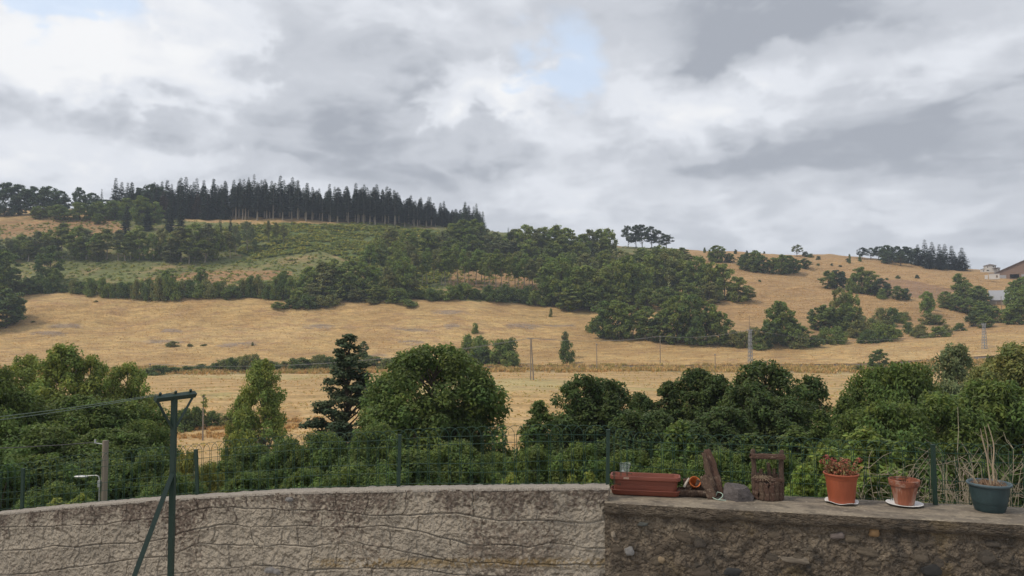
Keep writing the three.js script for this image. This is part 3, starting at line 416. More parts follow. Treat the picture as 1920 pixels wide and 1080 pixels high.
// bracken, brambles and dry tufts
{
  const r = rngOf(9), clump = (n, L, W, spread, up) => { const g = new GB(); for (let i = 0; i < n; i++) { const a = r() * 6.283, d = spread * Math.sqrt(r()); oneLeaf(g, r, [Math.cos(a) * d, L * (.15 + .35 * r()), Math.sin(a) * d], [Math.cos(a), .5, Math.sin(a)], L * (.7 + .6 * r()), W, leafTint(r, .2, .1), up); } return g.geo(); };
  const tuft = (n, L) => { const g = new GB(); for (let i = 0; i < n; i++) { const a = r() * 6.283, t = norm([Math.cos(a) * .5, 1, Math.sin(a) * .5]), b = norm([-Math.sin(a), 0, Math.cos(a)]), nn = norm([t[1] * b[2] - t[2] * b[1], t[2] * b[0] - t[0] * b[2], t[0] * b[1] - t[1] * b[0]]); g.leaf([Math.cos(a) * .12 + t[0] * L * .45, t[1] * L * .45, Math.sin(a) * .12 + t[2] * L * .45], nn, t, L * (.7 + .6 * r()), .07, leafTint(r, .15, .06)); } return g.geo(); };
  function scatter(name, geo, mat, n, label, category, where) {
    const M = [], C = [], m = new THREE.Matrix4(), q = new THREE.Quaternion();
    for (let k = 0; k < n * 3 && M.length < n; k++) { const s = where(); if (!s) continue; const [X, D, sc, c] = s; m.compose(V(X, ground(X, D) - .05, -D), q.setFromAxisAngle(V(0, 1, 0), r() * 6.283), V(sc, sc * (.8 + .4 * r()), sc)); M.push(m.clone()); C.push(c); }
    const I = new THREE.InstancedMesh(geo, mat, M.length); I.name = name; I.castShadow = I.receiveShadow = true; M.forEach((a, i) => { I.setMatrixAt(i, a); I.setColorAt(i, lin(...C[i])); }); I.userData.kind = 'stuff'; tag(I, label, category); scene.add(I);
  }
  const inZone = (P, sc0, sc1, col, dens) => () => { let x0 = 1e9, x1 = -1e9, y0 = 1e9, y1 = -1e9; for (const [x, y] of P) { x0 = Math.min(x0, x); x1 = Math.max(x1, x); y0 = Math.min(y0, y); y1 = Math.max(y1, y); } const px = lerp(x0, x1, r()), py = lerp(y0, y1, r()); if (!inPoly(px, py, P)) return; const D = hit(px, py, 255); if (!D) return; const X = sight(px, py)[0] * D; if (dens && fbm(X / 14, D / 9, 21, 3) < dens) return; return [X, D, lerp(sc0, sc1, r()), col[Math.floor(r() * col.length)]]; };
  const green = [[1, 1, 1], [1.25, 1.2, .9], [.75, .85, .8], [1.6, 1.3, .9]];
  scatter('bracken', clump(14, 1.3, .28, 1, .8), F.ash, 6500, 'green bracken and brambles covering the slope below the plantation', 'bracken', inZone(BRACKEN[0], .6, 1.5, green, -.12));
  scatter('scrub', clump(12, 1.1, .22, .9, .6), F.ash, 8000, 'patchy olive scrub over the upper slope', 'scrub', inZone(SCRUB, .4, 1.3, green, .0));
  const straw = new THREE.MeshStandardMaterial({ vertexColors: true, color: lin(.62, .41, .17), roughness: 1, side: THREE.DoubleSide });
  const tones = [[1, 1, 1], [.9, .88, .85], [1.08, 1.08, 1.05], [.82, .8, .78]];
  const hillGrass = [[-40, 600], [140, 552], [560, 575], [1000, 580], [1100, 600], [1340, 650], [1900, 600], [1940, 690], [-40, 690]];
  scatter('dry_grass', tuft(9, .75), straw, 15000, 'dry golden grass tufts over the slope', 'grass', inZone(hillGrass, .25, .62, tones));
  scatter('ridge_grass', tuft(9, .75), straw, 9000, 'dry tan grass tufts over the bare hill', 'grass', inZone([[1290, 474], [1500, 482], [1650, 488], [1920, 520], [1920, 600], [1700, 600], [1380, 600], [1400, 540], [1300, 510]], .3, .8, tones));
  const rough = () => { const D = 228 + r() * 30, X = (r() - .5) * 1.44 * D; if (fbm(X / 16, D / 5, 31, 3) < -.08) return; return [X, D, .7 + r() * .9, [[.75, .8, .7], [1, 1, 1], [.55, .68, .45], [.9, .85, .8]][Math.floor(r() * 4)]]; };
  scatter('rough_grass', tuft(10, .9), straw, 9000, 'rough tall grass strip beside the railway line', 'grass', rough);
  const stub = () => { const D = 108 + r() * 118, X = (r() - .5) * 1.44 * D; if (fbm(X / 20, D / 7, 39, 3) < -.02) return; return [X, D, .35 + r() * .45, [[1, 1, 1], [.8, .95, .6], [.6, .8, .4], [1.1, 1.1, 1.05]][Math.floor(r() * 4)]]; };
  scatter('stubble', tuft(8, .55), straw, 9000, 'thin dry stubble and weeds over the flat field', 'stubble', stub);
  const bank = () => { const px = 290 + r() * 330, D = 139 + (r() + r() - 1) * 9, X = sight(px, 800)[0] * D; if (fbm(X / 6, D / 3, 35, 3) < .02 || r() < Math.abs(px - 420) / 220) return; return [X, D, .7 + r() * .7, tones[Math.floor(r() * 4)]]; };
  scatter('bank_grass', tuft(10, .6), straw, 800, 'dry grass on the bank between the stubble fields', 'grass', bank);
  const floor = () => { const D = 12 + 72 * r(), X = (r() - .5) * 1.5 * D; return [X, D, .6 + r() * .9, green[Math.floor(r() * 4)]]; };
  scatter('undergrowth', clump(26, .8, .16, .9, .6), F.green, 5200, 'dense green undergrowth beneath the valley trees', 'undergrowth', floor);
}
// ---------------------------------------------------------------- railway, poles and wires
{
  const ballast = new THREE.MeshStandardMaterial({ color: lin(.15, .13, .11), roughness: 1 }), steel = new THREE.MeshStandardMaterial({ color: lin(.16, .1, .07), roughness: .6, metalness: .6 });
  const line = []; for (let px = 880; px <= 2050; px += 15) { const py = interp([[880, 690], [1100, 689], [1400, 688], [1650, 685], [1760, 676], [2050, 660]], px), D = hit(px, py) ?? 252; const X = sight(px, py)[0] * D; line.push(V(X, 0, -D)); }
  for (let k = 0; k < 6; k++) for (let i = 1; i < line.length - 1; i++) line[i].z = (line[i - 1].z + line[i].z * 2 + line[i + 1].z) / 4;
  for (const p of line) p.y = ground(p.x, -p.z);
  for (let k = 0; k < 8; k++) for (let i = 1; i < line.length - 1; i++) line[i].y = (line[i - 1].y + line[i].y * 2 + line[i + 1].y) / 4;
  const bed = new GB(); bed.grid(line.length - 1, 5, (u, v) => { const p = line[Math.round(u * (line.length - 1))], w = [-2.6, -1.5, -1.4, 1.4, 1.5, 2.6][Math.round(v * 5)], hh = [-.4, .45, .5, .5, .45, -.4][Math.round(v * 5)]; return [p.x, p.y + hh, p.z + w, 0, 0]; });
  const rail = structure('railway_track', bed.geo(), ballast); rail.material.side = THREE.DoubleSide;
  for (const s of [-.72, .72]) { const g = new GB(); g.tube(line.map((p) => V(p.x, p.y + .58, p.z + s)), .08, 4); part('rail', g.geo(), steel, rail); }
  const wood = new THREE.MeshStandardMaterial({ color: lin(.25, .21, .17), roughness: .95 }), metal = new THREE.MeshStandardMaterial({ color: lin(.36, .37, .38), roughness: .6, metalness: .3 }), wire = new THREE.MeshStandardMaterial({ color: lin(.2, .2, .2), roughness: .5 });
  function pole(px, py, top, label, kind, Dg) {
    const D = Dg ?? hit(px, py), X = sight(px, py)[0] * D, y = ground(X, D), h = EYE_Y + sight(px, top)[1] * D - y, o = thing('utility_pole', label, 'pole', V(X, y, -D));
    const g = new GB(); g.tube([V(0, -.5, 0), V(0, h, 0)], [.15, .1], 8, null, true);
    if (kind === 'twin') g.tube([V(.75, -.5, .2), V(.12, h, 0)], [.19, .13], 8, null, true);
    part('post', g.geo(), wood, o);
    const c = new GB(); c.box(0, h - .25, 0, kind === 'plain' ? .5 : 1.5, .12, .12); part('crossarm', c.geo(), wood, o);
    for (const s of [-1, 0, 1]) { const q = new GB(); q.add(new THREE.CylinderGeometry(.05, .08, .28, 8), new THREE.Matrix4().makeTranslation(s * (kind === 'plain' ? .2 : .65), h - .05, 0)); part('insulator', q.geo(), metal, o); }
    return V(X, y + h, -D);
  }
  const tA = pole(995, 713, 634, 'twin wooden power pole standing in the middle of the flat field', 'twin'), tB = pole(1238, 681, 630, 'single wooden power pole beyond the railway beside the thicket', 'plain'), tC = pole(1119, 686, 645, 'short thin wooden pole near the railway', 'plain', 236), tD = pole(281, 702, 682, 'small wooden pole at the hedge below the golden slope', 'plain', 236);
  const tE = pole(1341, 690, 664, 'short wooden pole by the railway near the lattice pylon', 'plain', 240); pole(1878, 590, 556, 'pale wooden pole before the grey-roofed building', 'plain');
  // ivy-topped pole in the near stubble
  { const tp = pole(380, 826, 742, 'wooden pole with a leafy ivy head in the stubble field', 'plain'); const D = -tp.z, ivy = broadleaf(91, { h: 2.4, R: .75, base: .05, blobs: 9, leaves: 240, leaf: .3, fat: .5, trunkR: .02, limbs: 0 }); const o = scene.children[scene.children.length - 1]; const m = part('ivy', ivy.crown, F.ash, o); m.position.set(.1, tp.y - o.position.y - 2.1, .05); }
  function pylon(px, py, top, label, w) {
    const D = hit(px, py), X = sight(px, py)[0] * D, y = ground(X, D), h = EYE_Y + sight(px, top)[1] * D - y, o = thing('lattice_pylon', label, 'pylon', V(X, y, -D), .3), legs = [[-1, -1], [1, -1], [1, 1], [-1, 1]], n = 9, at2 = (k, t) => V(legs[k][0] * lerp(w, w * .55, t), -.3 + t * (h + .3), legs[k][1] * lerp(w, w * .55, t));
    for (let k = 0; k < 4; k++) { const g = new GB(); g.bar(at2(k, 0), at2(k, 1), .13); part('leg', g.geo(), metal, o); }
    const g = new GB(); for (let i = 0; i < n; i++) for (let k = 0; k < 4; k++) { const a = i / n, b = (i + 1) / n, k2 = (k + 1) % 4; g.bar(at2(k, a), at2(k2, b), .07); g.bar(at2(k2, a), at2(k, b), .07); } part('lattice_bracing', g.geo(), metal, o);
    const c = new GB(); c.box(0, h + .1, 0, 2.0, .2, .4); part('crossarm', c.geo(), metal, o);
    for (const s of [-.85, 0, .85]) { const q = new GB(); q.add(new THREE.CylinderGeometry(.07, .1, .5, 8), new THREE.Matrix4().makeTranslation(s, h + .45, 0)); part('insulator', q.geo(), metal, o); }
    return [V(X, y + h + .5, -D), o, h];
  }
  const [pA, oA, hA] = pylon(1407, 684, 620, 'grey lattice pylon with an aerial mast beside the railway', .6); { const g = new GB(); g.tube([V(-.2, hA, 0), V(-.2, hA + 5.2, 0)], [.1, .06], 6); part('mast', g.geo(), wood, oA); }
  const [pB] = pylon(1846, 654, 609, 'faint grey lattice pylon on the slope above the valley trees', .6);
  function cable(a, b, sag, r, label, group) { const pts = []; for (let i = 0; i <= 24; i++) { const t = i / 24, p = a.clone().lerp(b, t); p.y -= sag * 4 * t * (1 - t); pts.push(p); } const g = new GB(); g.tube(pts, r, 4); const m = part(numbered('power_line'), g.geo(), wire, scene); tag(m, label, 'cable', group); }
  for (const d of [-.55, .55]) { const off = V(d, 0, 0); cable(tA.clone().add(off), tB.clone().add(off), 1.2, .032, 'power line from the twin pole to the pole by the thicket', 'lines from the twin pole'); cable(tB.clone().add(off), pA.clone().add(off), 1.4, .032, 'power line from the thicket pole to the lattice pylon', 'lines to the lattice pylon'); cable(tA.clone().add(off), tD.clone().add(off), 3.2, .032, 'power line from the twin pole along the hedge', 'lines along the hedge'); }
  cable(pA, pB, 5, .035, 'power line between the two lattice pylons');
  // field fence posts along the railway
  for (let px = 1085; px < 1400; px += 9 + pick() * 10) { const D = hit(px, 693 + J(1)) ?? 240, X = sight(px, 690)[0] * D, o = new GB(); o.tube([V(0, -.3, 0), V(J(.06), 1.25, J(.05))], [.075, .065], 6, null, true); const m = part(numbered('fence_post'), o.geo(), wood, scene); m.position.set(X, ground(X, D), -D); tag(m, 'short wooden fence post beside the railway', 'post', 'field fence posts'); }
}
// ---------------------------------------------------------------- buildings on the hill
{
  const white = new THREE.MeshStandardMaterial({ color: lin(.62, .6, .57), roughness: .9 }), roofM = new THREE.MeshStandardMaterial({ color: lin(.13, .105, .095), roughness: .9 }), glass = new THREE.MeshStandardMaterial({ color: lin(.03, .035, .04), roughness: .15 }), brown = new THREE.MeshStandardMaterial({ color: lin(.22, .15, .115), roughness: .9 }), slate = new THREE.MeshStandardMaterial({ color: lin(.34, .35, .38), roughness: .7 }), stone = new THREE.MeshStandardMaterial({ color: lin(.3, .26, .21), roughness: 1 }), doorM = new THREE.MeshStandardMaterial({ color: lin(.19, .14, .1), roughness: .8 });
  const hip = (w, d, h, o = .5) => { const g = new GB(), W = w / 2 + o, Dp = d / 2 + o, r = Math.max(0, W - Dp) * .6; const P = [[-W, 0, Dp], [W, 0, Dp], [W, 0, -Dp], [-W, 0, -Dp], [-r, h, 0], [r, h, 0]], f = (...q) => { const [a, b, c] = q.slice(0, 3).map((k) => V(...P[k])), n = b.clone().sub(a).cross(c.clone().sub(a)).normalize(), k0 = g.count; for (const k of q) g.v(...P[k], n.x, n.y, n.z); for (let i = 1; i < q.length - 1; i++) g.i.push(k0, k0 + i, k0 + i + 1); }; f(0, 1, 5, 4); f(1, 2, 5); f(2, 3, 4, 5); f(3, 0, 4); f(3, 2, 1, 0); return g.geo(); };
  const gable = (w, d, h, o = .6, th = .25) => { const s = new THREE.Shape(); s.moveTo(-w / 2 - o, -o * h / (w / 2)); s.lineTo(0, h); s.lineTo(w / 2 + o, -o * h / (w / 2)); s.lineTo(w / 2 + o, -o * h / (w / 2) + th); s.lineTo(0, h + th); s.lineTo(-w / 2 - o, -o * h / (w / 2) + th); const g = new THREE.ExtrudeGeometry(s, { depth: d + 2 * o, bevelEnabled: false }); g.translate(0, 0, -d / 2 - o); return g; };
  function win(o, x, y, z, w, h, ry = 0) { const f = part('window', new THREE.BoxGeometry(w + .24, h + .24, .12), white, o); f.position.set(x, y, z + .03); f.rotation.y = ry; const p = part('pane', new THREE.BoxGeometry(w, h, .06), glass, f); p.position.z = .05; }
  const place = (px, py, D) => { const X = sight(px, py)[0] * D; return V(X, EYE_Y + sight(px, py)[1] * D, -D); };
  { // hip-roofed house
    const D = 492, o = thing('house', 'white two-storey house with a shallow hipped roof on the ridge', 'house', place(1856, 509, D), -.35);
    const W = (x, y, z, w, h, d, n = 'wall') => { const m = part(n, new THREE.BoxGeometry(w, h, d), white, o); m.position.set(x, y, z); return m; };
    W(0, 2.0, 0, 9.2, 7.6, 8); let m = part('roof', hip(9.2, 8, 1.6, .7), roofM, o); m.position.set(0, 5.8, 0);
    W(6.3, .6, .5, 3.4, 4.8, 6.5, 'wing_wall'); m = part('wing_roof', hip(3.4, 6.5, 1, .5), roofM, o); m.position.set(6.5, 3, .5);
    W(-6.2, .2, 0, 3.2, 4.2, 6, 'annex_wall'); m = part('annex_roof', hip(3.2, 6, .6, .3), roofM, o); m.position.set(-6.2, 2.3, 0);
    for (const x of [1.6, 5.6]) { m = part('porch_post', new THREE.BoxGeometry(.3, 4.4, .3), white, o); m.position.set(x, .6, 6.1); } m = part('porch_roof', hip(5, 3.2, .7, .2), roofM, o); m.position.set(3.6, 2.8, 4.8);
    o.scale.setScalar(.66);
    win(o, -2.8, 4.2, 4, .9, .9); win(o, 2.2, 4.4, 4, 1.1, 1); win(o, 3.8, 4.4, 4, .8, 1); win(o, -2.6, 0.9, 4, 2.0, 1); win(o, 6.8, 1.2, 3.75, 1, 1); win(o, -6.2, .6, 3, 1, .9);
    m = part('plinth', new THREE.BoxGeometry(17, 3.4, 8.4), stone, o); m.position.set(.3, -2.9, 0);
  }
  { // brown barn with white lean-to
    const D = 462, o = thing('barn', 'long brown barn with a wide low gable roof on the ridge', 'barn', place(1922, 519, D), -.62), w = 30, h = 7.2;
    const s = new THREE.Shape(); s.moveTo(-w / 2, -3); s.lineTo(w / 2, -3); s.lineTo(w / 2, 3); s.lineTo(0, 3 + h); s.lineTo(-w / 2, 3); const back = new THREE.ExtrudeGeometry(s.clone(), { depth: .4, bevelEnabled: false }); back.translate(0, 0, -24); const hole = new THREE.Path(); hole.moveTo(-7.8, -1); hole.lineTo(-7.8, 1.8); hole.lineTo(-3, 1.8); hole.lineTo(-3, -1); s.holes.push(hole); const g = new THREE.ExtrudeGeometry(s, { depth: .4, bevelEnabled: false }); g.translate(0, 0, -.4);
    part('gable_wall', g, brown, o); part('gable_wall', back, brown, o); for (const e of [-1, 1]) { const q = part('side_wall', new THREE.BoxGeometry(.4, 5.9, 23.1), brown, o); q.position.set(e * (w / 2 - .21), -.06, -12); } let m = part('roof', gable(w, 24, h, .9), roofM, o); m.position.set(0, 3.05, -12);
    for (const x of [-11.5, 0, 5, 10]) { m = part('cladding_panel', new THREE.BoxGeometry(3.6, 2.2, .12), slate, o); m.position.set(x, .4, .07); }
  }
  { const D = 452, o = thing('shed', 'low white shed beside the brown barn', 'shed', place(1864, 519, D), -.5); o.scale.setScalar(.72); let m = part('wall', new THREE.BoxGeometry(7.4, 4.6, 4), white, o); m.position.set(0, .1, 0); m = part('roof', new THREE.BoxGeometry(7.9, .25, 4.5), slate, o); m.position.set(0, 2.5, 0); m = part('wall', new THREE.BoxGeometry(2.2, 3.6, 3), white, o); m.position.set(-5.6, -.2, .2); m = part('door', new THREE.BoxGeometry(1.2, 2, .1), doorM, o); m.position.set(1.8, .2, 2.02); }
  { const D = hit(1880, 567) ?? 395, o = thing('farm_building', 'stone farm building with a large grey slate roof among trees', 'building', place(1880, 566, D), -.5); let m = part('wall', new THREE.BoxGeometry(11.5, 7, 8), stone, o); m.position.set(0, -2.2, 0); m = part('roof', (() => { const g = gable(8, 11.5, 4.6, .5, .2); g.rotateY(Math.PI / 2); return g; })(), slate, o); m.position.set(0, 1.3, 0); win(o, 2.2, -.4, 4, .9, 1); m = part('door', new THREE.BoxGeometry(1.6, 2.4, .1), doorM, o); m.position.set(-2, -1.2, 4.02); }
}
// ---------------------------------------------------------------- trees in the valley just beyond the wall
{
  const N = {
    big: broadleaf(501, { prof: 'round', h: 10, R: 4.6, base: .0, leaves: 62000, leaf: .25, blobs: 210, fat: .24, trunkR: .28, tint: .28, limbs: .3 }),
    ash: broadleaf(502, { prof: 'oval', h: 10, R: 3.2, base: .04, leaves: 22000, leaf: .25, blobs: 100, fat: .27, airy: .25, trunkR: .18, limbs: .6, tint: .26 }),
    ash2: broadleaf(512, { prof: 'dome', h: 9.5, R: 3.4, base: .04, leaves: 24000, leaf: .25, blobs: 110, fat: .27, airy: .2, trunkR: .18, limbs: .6, tint: .26 }),
    alder: broadleaf(503, { prof: 'egg', h: 7.5, R: 2.3, base: .0, leaves: 28000, leaf: .19, blobs: 150, fat: .33, trunkR: .15, tint: .24, limbs: .2 }),
    alder2: broadleaf(513, { prof: 'dome', h: 8, R: 2.9, base: .0, leaves: 38000, leaf: .19, blobs: 170, fat: .25, trunkR: .16, tint: .24, limbs: .2 }),
    shrub: broadleaf(504, { prof: 'dome', h: 3.2, R: 2.0, base: 0, leaves: 16000, leaf: .14, blobs: 80, fat: .3, trunkR: .05, stems: 3, tint: .28 }),
    tallshrub: broadleaf(514, { prof: 'round', h: 4.5, R: 1.2, base: 0, leaves: 15000, leaf: .15, blobs: 90, fat: .34, trunkR: .05, stems: 3, tint: .3 }),
    hazel: broadleaf(505, { prof: 'dome', h: 6, R: 3.2, base: .0, leaves: 36000, leaf: .19, blobs: 130, fat: .27, trunkR: .1, stems: 4, tint: .3 }),
    hazel2: broadleaf(515, { prof: 'round', h: 6.5, R: 3.2, base: .0, leaves: 36000, leaf: .19, blobs: 130, fat: .27, trunkR: .1, stems: 4, tint: .3 }),
    pine: broadleaf(506, { prof: 'cone', h: 9.5, R: 2.9, base: .02, leaves: 46000, leaf: .16, blobs: 240, fat: .2, flat: .5, airy: .3, trunkR: .15, limbs: .5, tint: .24 }),
  };
  function near(kind, name, mat, wood, px, D, top, w, label, category, group) { const X = sight(px, top)[0] * D, y = ground(X, D), P = N[kind]; return stand(name, P, mat, wood, X, D, EYE_Y + sight(px, top)[1] * D - y, 1.25 * w * D / FPX, label, category, group, .3); }
  const set = (kind, name, mat, wood, list, label, category, group) => { for (const [px, D, top, w] of list) near(Array.isArray(kind) ? kind[Math.floor(pick() * kind.length)] : kind, name, mat, wood, px, D, top, w, label, category, list.length > 1 ? group : undefined); };
  set(['ash', 'ash2'], 'ash_tree', F.ash, K.grey, [[103, 56, 648, 125], [178, 58, 668, 100], [248, 60, 682, 112], [50, 62, 668, 110]], 'light-topped ash tree in the clump behind the street lamp pole', 'tree', 'ash trees of the clump');
  set(['hazel', 'hazel2', 'big'], 'broadleaf_tree', F.deep, K.brown, [[40, 36, 742, 210], [150, 38, 744, 200], [238, 40, 752, 170], [-30, 34, 690, 190], [90, 30, 800, 200], [205, 31, 806, 180]], 'dark leafy tree massed below the ash clump', 'tree', 'dark trees below the ash clump');
  set(['hazel', 'hazel2'], 'broadleaf_tree', F.deep, K.brown, [[268, 36, 790, 110]], 'drooping dark tree beside the clothes-line post', 'tree');
  set('ash', 'airy_tree', F.ash, K.grey, [[500, 66, 676, 95]], 'airy upright tree standing in front of the stubble field', 'tree');
  set('ash2', 'airy_tree', F.ash, K.grey, [[452, 68, 740, 60]], 'small airy tree at the foot of the upright one', 'tree');
  set('pine', 'pine_tree', F.pine, K.brown, [[640, 42, 626, 215]], 'ragged dark pine beside the great round tree', 'pine tree');
  set('big', 'round_tree', F.deep, K.brown, [[812, 38, 648, 240]], 'great round green tree rising above the fence', 'tree');
  set('ash2', 'broadleaf_tree', F.ash, K.brown, [[722, 40, 700, 110]], 'lighter green tree tucked against the great round tree', 'tree');
  set(['hazel', 'hazel2'], 'valley_shrub', F.deep, K.brown, [[700, 30, 800, 150], [930, 30, 850, 90], [860, 28, 830, 150], [770, 26, 846, 160]], 'leafy shrub under the great round tree', 'shrub', 'shrubs under the great round tree');
  set(['hazel', 'hazel2'], 'valley_shrub', F.deep, K.brown, [[470, 34, 838, 130], [540, 32, 826, 130], [600, 32, 812, 120], [420, 30, 866, 110]], 'dark shrub below the pine and airy trees', 'shrub', 'dark shrubs below the pine');
  set('shrub', 'valley_shrub', F.yellow, K.brown, [[350, 26, 848, 90], [390, 24, 870, 80]], 'yellow-green shrub behind the fence post by the clothes line', 'shrub', 'yellow-green shrubs by the clothes line');
  set('alder', 'alder_tree', F.deep, K.brown, [[1013, 32, 750, 150]], 'small pointed alder nearest the gap with the field view', 'tree');
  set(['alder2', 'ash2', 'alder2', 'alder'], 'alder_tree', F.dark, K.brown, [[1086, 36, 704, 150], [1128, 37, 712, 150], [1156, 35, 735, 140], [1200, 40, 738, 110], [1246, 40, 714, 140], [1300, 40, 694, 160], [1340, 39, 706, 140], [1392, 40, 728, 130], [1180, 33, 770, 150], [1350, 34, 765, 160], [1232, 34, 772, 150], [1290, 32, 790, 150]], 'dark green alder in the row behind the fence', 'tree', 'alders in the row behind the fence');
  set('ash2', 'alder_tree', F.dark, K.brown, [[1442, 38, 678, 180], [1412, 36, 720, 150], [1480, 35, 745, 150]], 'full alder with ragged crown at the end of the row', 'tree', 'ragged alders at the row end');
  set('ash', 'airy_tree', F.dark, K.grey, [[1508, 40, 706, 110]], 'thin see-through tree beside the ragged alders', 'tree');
  set('tallshrub', 'round_shrub', F.deep, K.brown, [[1280, 22, 788, 112]], 'neat rounded shrub above the terracotta trough', 'shrub');
  set('alder', 'valley_shrub', F.deep, K.brown, [[1576, 34, 744, 120], [1548, 32, 768, 120], [1610, 33, 728, 110], [1490, 28, 800, 170], [1420, 27, 812, 170]], 'dark conical shrub in the dip between the alders and the big bushes', 'shrub', 'conical shrubs in the dip');
  set(['hazel', 'hazel2'], 'hazel_tree', F.deep, K.brown, [[1652, 34, 690, 140], [1712, 33, 684, 170], [1606, 26, 770, 160], [1680, 24, 756, 190], [1764, 26, 740, 190], [1850, 27, 716, 220], [1920, 27, 730, 200], [1560, 22, 826, 130]], 'spreading green hazel in the mass above the flower pots', 'tree', 'hazels above the flower pots');
  set('tallshrub', 'hazel_shrub', F.green, K.brown, [[1640, 19, 806, 150], [1560, 17, 840, 120]], 'bright leafy hazel shrub right behind the flower pots', 'shrub', 'bright hazels behind the pots');
  set('ash2', 'pale_tree', F.grey, K.grey, [[1786, 70, 646, 110]], 'pale round-topped tree above the hazel mass', 'tree');
  set(['ash', 'ash2'], 'willow_tree', F.olive, K.grey, [[1868, 46, 668, 130], [1920, 44, 644, 170], [1840, 44, 690, 110]], 'yellowish willow above the hazel mass', 'tree', 'yellowish willows');
  set('tallshrub', 'garden_shrub', F.bright, K.brown, [[1518, 11.5, 876, 95], [1490, 12.5, 900, 60]], 'bright green shrub leaning over the ledge by the wooden well', 'shrub', 'bright shrubs by the wooden well');
  set('tallshrub', 'garden_shrub', F.ash, K.brown, [[1112, 12, 888, 70], [1066, 12, 893, 60], [965, 13, 890, 80], [160, 17.5, 926, 70], [95, 16, 938, 90]], 'light green shrub tips peeping over the plastered wall', 'shrub', 'shrub tips over the plastered wall');
  set(['hazel', 'hazel2'], 'valley_shrub', F.deep, K.brown, [[1000, 24, 840, 130], [1090, 23, 832, 150], [1190, 22, 846, 130], [1360, 20, 846, 130], [1460, 19, 850, 130], [1250, 18, 868, 130]], 'shady shrub under the alder row', 'shrub', 'shady shrubs under the alders');
  set(['hazel', 'hazel2'], 'valley_shrub', F.deep, K.brown, [[60, 24, 856, 190], [185, 26, 862, 160], [280, 26, 850, 130], [-30, 22, 840, 160], [110, 22, 905, 130], [330, 22, 888, 120], [470, 20, 886, 150], [580, 20, 880, 150], [670, 19, 872, 150]], 'leafy shrub in the hollow behind the plastered wall', 'shrub', 'shrubs in the hollow behind the wall');

  // bare dead shrubs behind the ledge fence
  const dead = new THREE.MeshStandardMaterial({ color: lin(.31, .265, .19), roughness: .95 }), r = rngOf(808);
  const spots = [[1600, 8.6, 880, 1], [1660, 8.4, 850, 1], [1715, 8.6, 828, 1], [1770, 8.3, 830, 1], [1820, 8.6, 806, 1], [1870, 8.2, 800, 1], [1915, 8.5, 806, 1], [1690, 9.2, 840, 1], [1850, 9.4, 800, 1], [1790, 9, 815, 1]];
  for (const [px, D, top] of spots) {
    const X = sight(px, top)[0] * D, y = ground(X, D), H = EYE_Y + sight(px, top)[1] * D - y, o = thing('dead_shrub', 'bare dead shrub of pale tangled stems behind the ledge fence', 'shrub', V(X, y, -D), 0, 'dead shrubs behind the ledge fence'), stems = new GB(), twigs = new GB();
    for (let k = 0; k < 10; k++) {
      const a = r() * 6.283, lean = .12 + r() * .32, bend = (r() - .3) * .5, pts = [], rad = [], h = H * (.72 + .22 * r());
      for (let i = 0; i <= 9; i++) { const t = i / 9; pts.push(V(Math.cos(a) * lean * t * h * .6 + (r() - .5) * .035 + bend * t * t * .35, t * h * (1 - .1 * t * lean), Math.sin(a) * lean * t * h * .5 + (r() - .5) * .035)); rad.push(lerp(.009, .003, t)); }
      stems.tube(pts, rad, 5);
      for (let q = 0; q < 10; q++) { const i = 4 + Math.floor(r() * 6), p = pts[Math.min(i, 9)], b = r() * 6.283, L = .18 + r() * .4, e = V(p.x + Math.cos(b) * L * .6, p.y + L * (r() * 1.1 - .15), p.z + Math.sin(b) * L * .4), m = p.clone().lerp(e, .5); m.y += (r() - .4) * .08; m.x += (r() - .5) * .06; twigs.tube([p, m, e], [.0035, .003, .002], 4); }
    }
    part('stem', stems.geo(), dead, o, 'stuff'); part('twigs', twigs.geo(), dead, o, 'stuff');
  }
  // street pole with lamp in the lane below
  {
    const D = 19, X = sight(198, 826)[0] * D, y = ground(X, D), top = EYE_Y + sight(198, 826)[1] * D, h = top - y, o = thing('street_lamp_pole', 'weathered grey wooden pole carrying a street lamp arm in the lane below', 'pole', V(X, y, -D));
    const wood = new THREE.MeshStandardMaterial({ color: lin(.24, .2, .16), roughness: 1 }), metal = new THREE.MeshStandardMaterial({ color: lin(.45, .46, .46), roughness: .45, metalness: .4 });
    let g = new GB(); g.tube([V(0, -.4, 0), V(0, h, 0)], [.092, .07], 10, null, true); part('post', g.geo(), wood, o);
    const ly = EYE_Y + sight(150, 891)[1] * D - y; g = new GB(); g.tube([V(-.11, .3, .03), V(-.11, ly - .11, .03), V(-.14, ly - .02, .03), V(-.2, ly, .03), V(-.44, ly - .01, .03)], .014, 6); part('lamp_arm', g.geo(), metal, o);
    g = new GB(); g.add(new THREE.SphereGeometry(.5, 12, 8), new THREE.Matrix4().compose(V(-.57, ly - .03, .03), new THREE.Quaternion(), V(.38, .07, .12))); part('lamp_head', g.geo(), metal, o);
    g = new GB(); g.box(-.1, ly - .2, .06, .06, .16, .06); part('junction_box', g.geo(), metal, o);
    g = new GB(); g.tube([V(0, h - .1, 0), V(-.28, h - .06, 0)], .013, 5); g.add(new THREE.CylinderGeometry(.02, .026, .09, 8), new THREE.Matrix4().makeTranslation(-.26, h - .02, 0)); part('insulator_bracket', g.geo(), metal, o);
    const wire = new THREE.MeshStandardMaterial({ color: lin(.05, .05, .05), roughness: .7 }), pts = []; for (let i = 0; i <= 16; i++) { const t = i / 16; pts.push(V(X - .28 - t * 16, top - .05 + t * .4 - 1.2 * 4 * t * (1 - t) * .4, -D - t * 2)); } g = new GB(); g.tube(pts, .011, 4); tag(part('lamp_cable', g.geo(), wire, scene), 'thin dark cable running from the street lamp pole top', 'cable');
  }
}
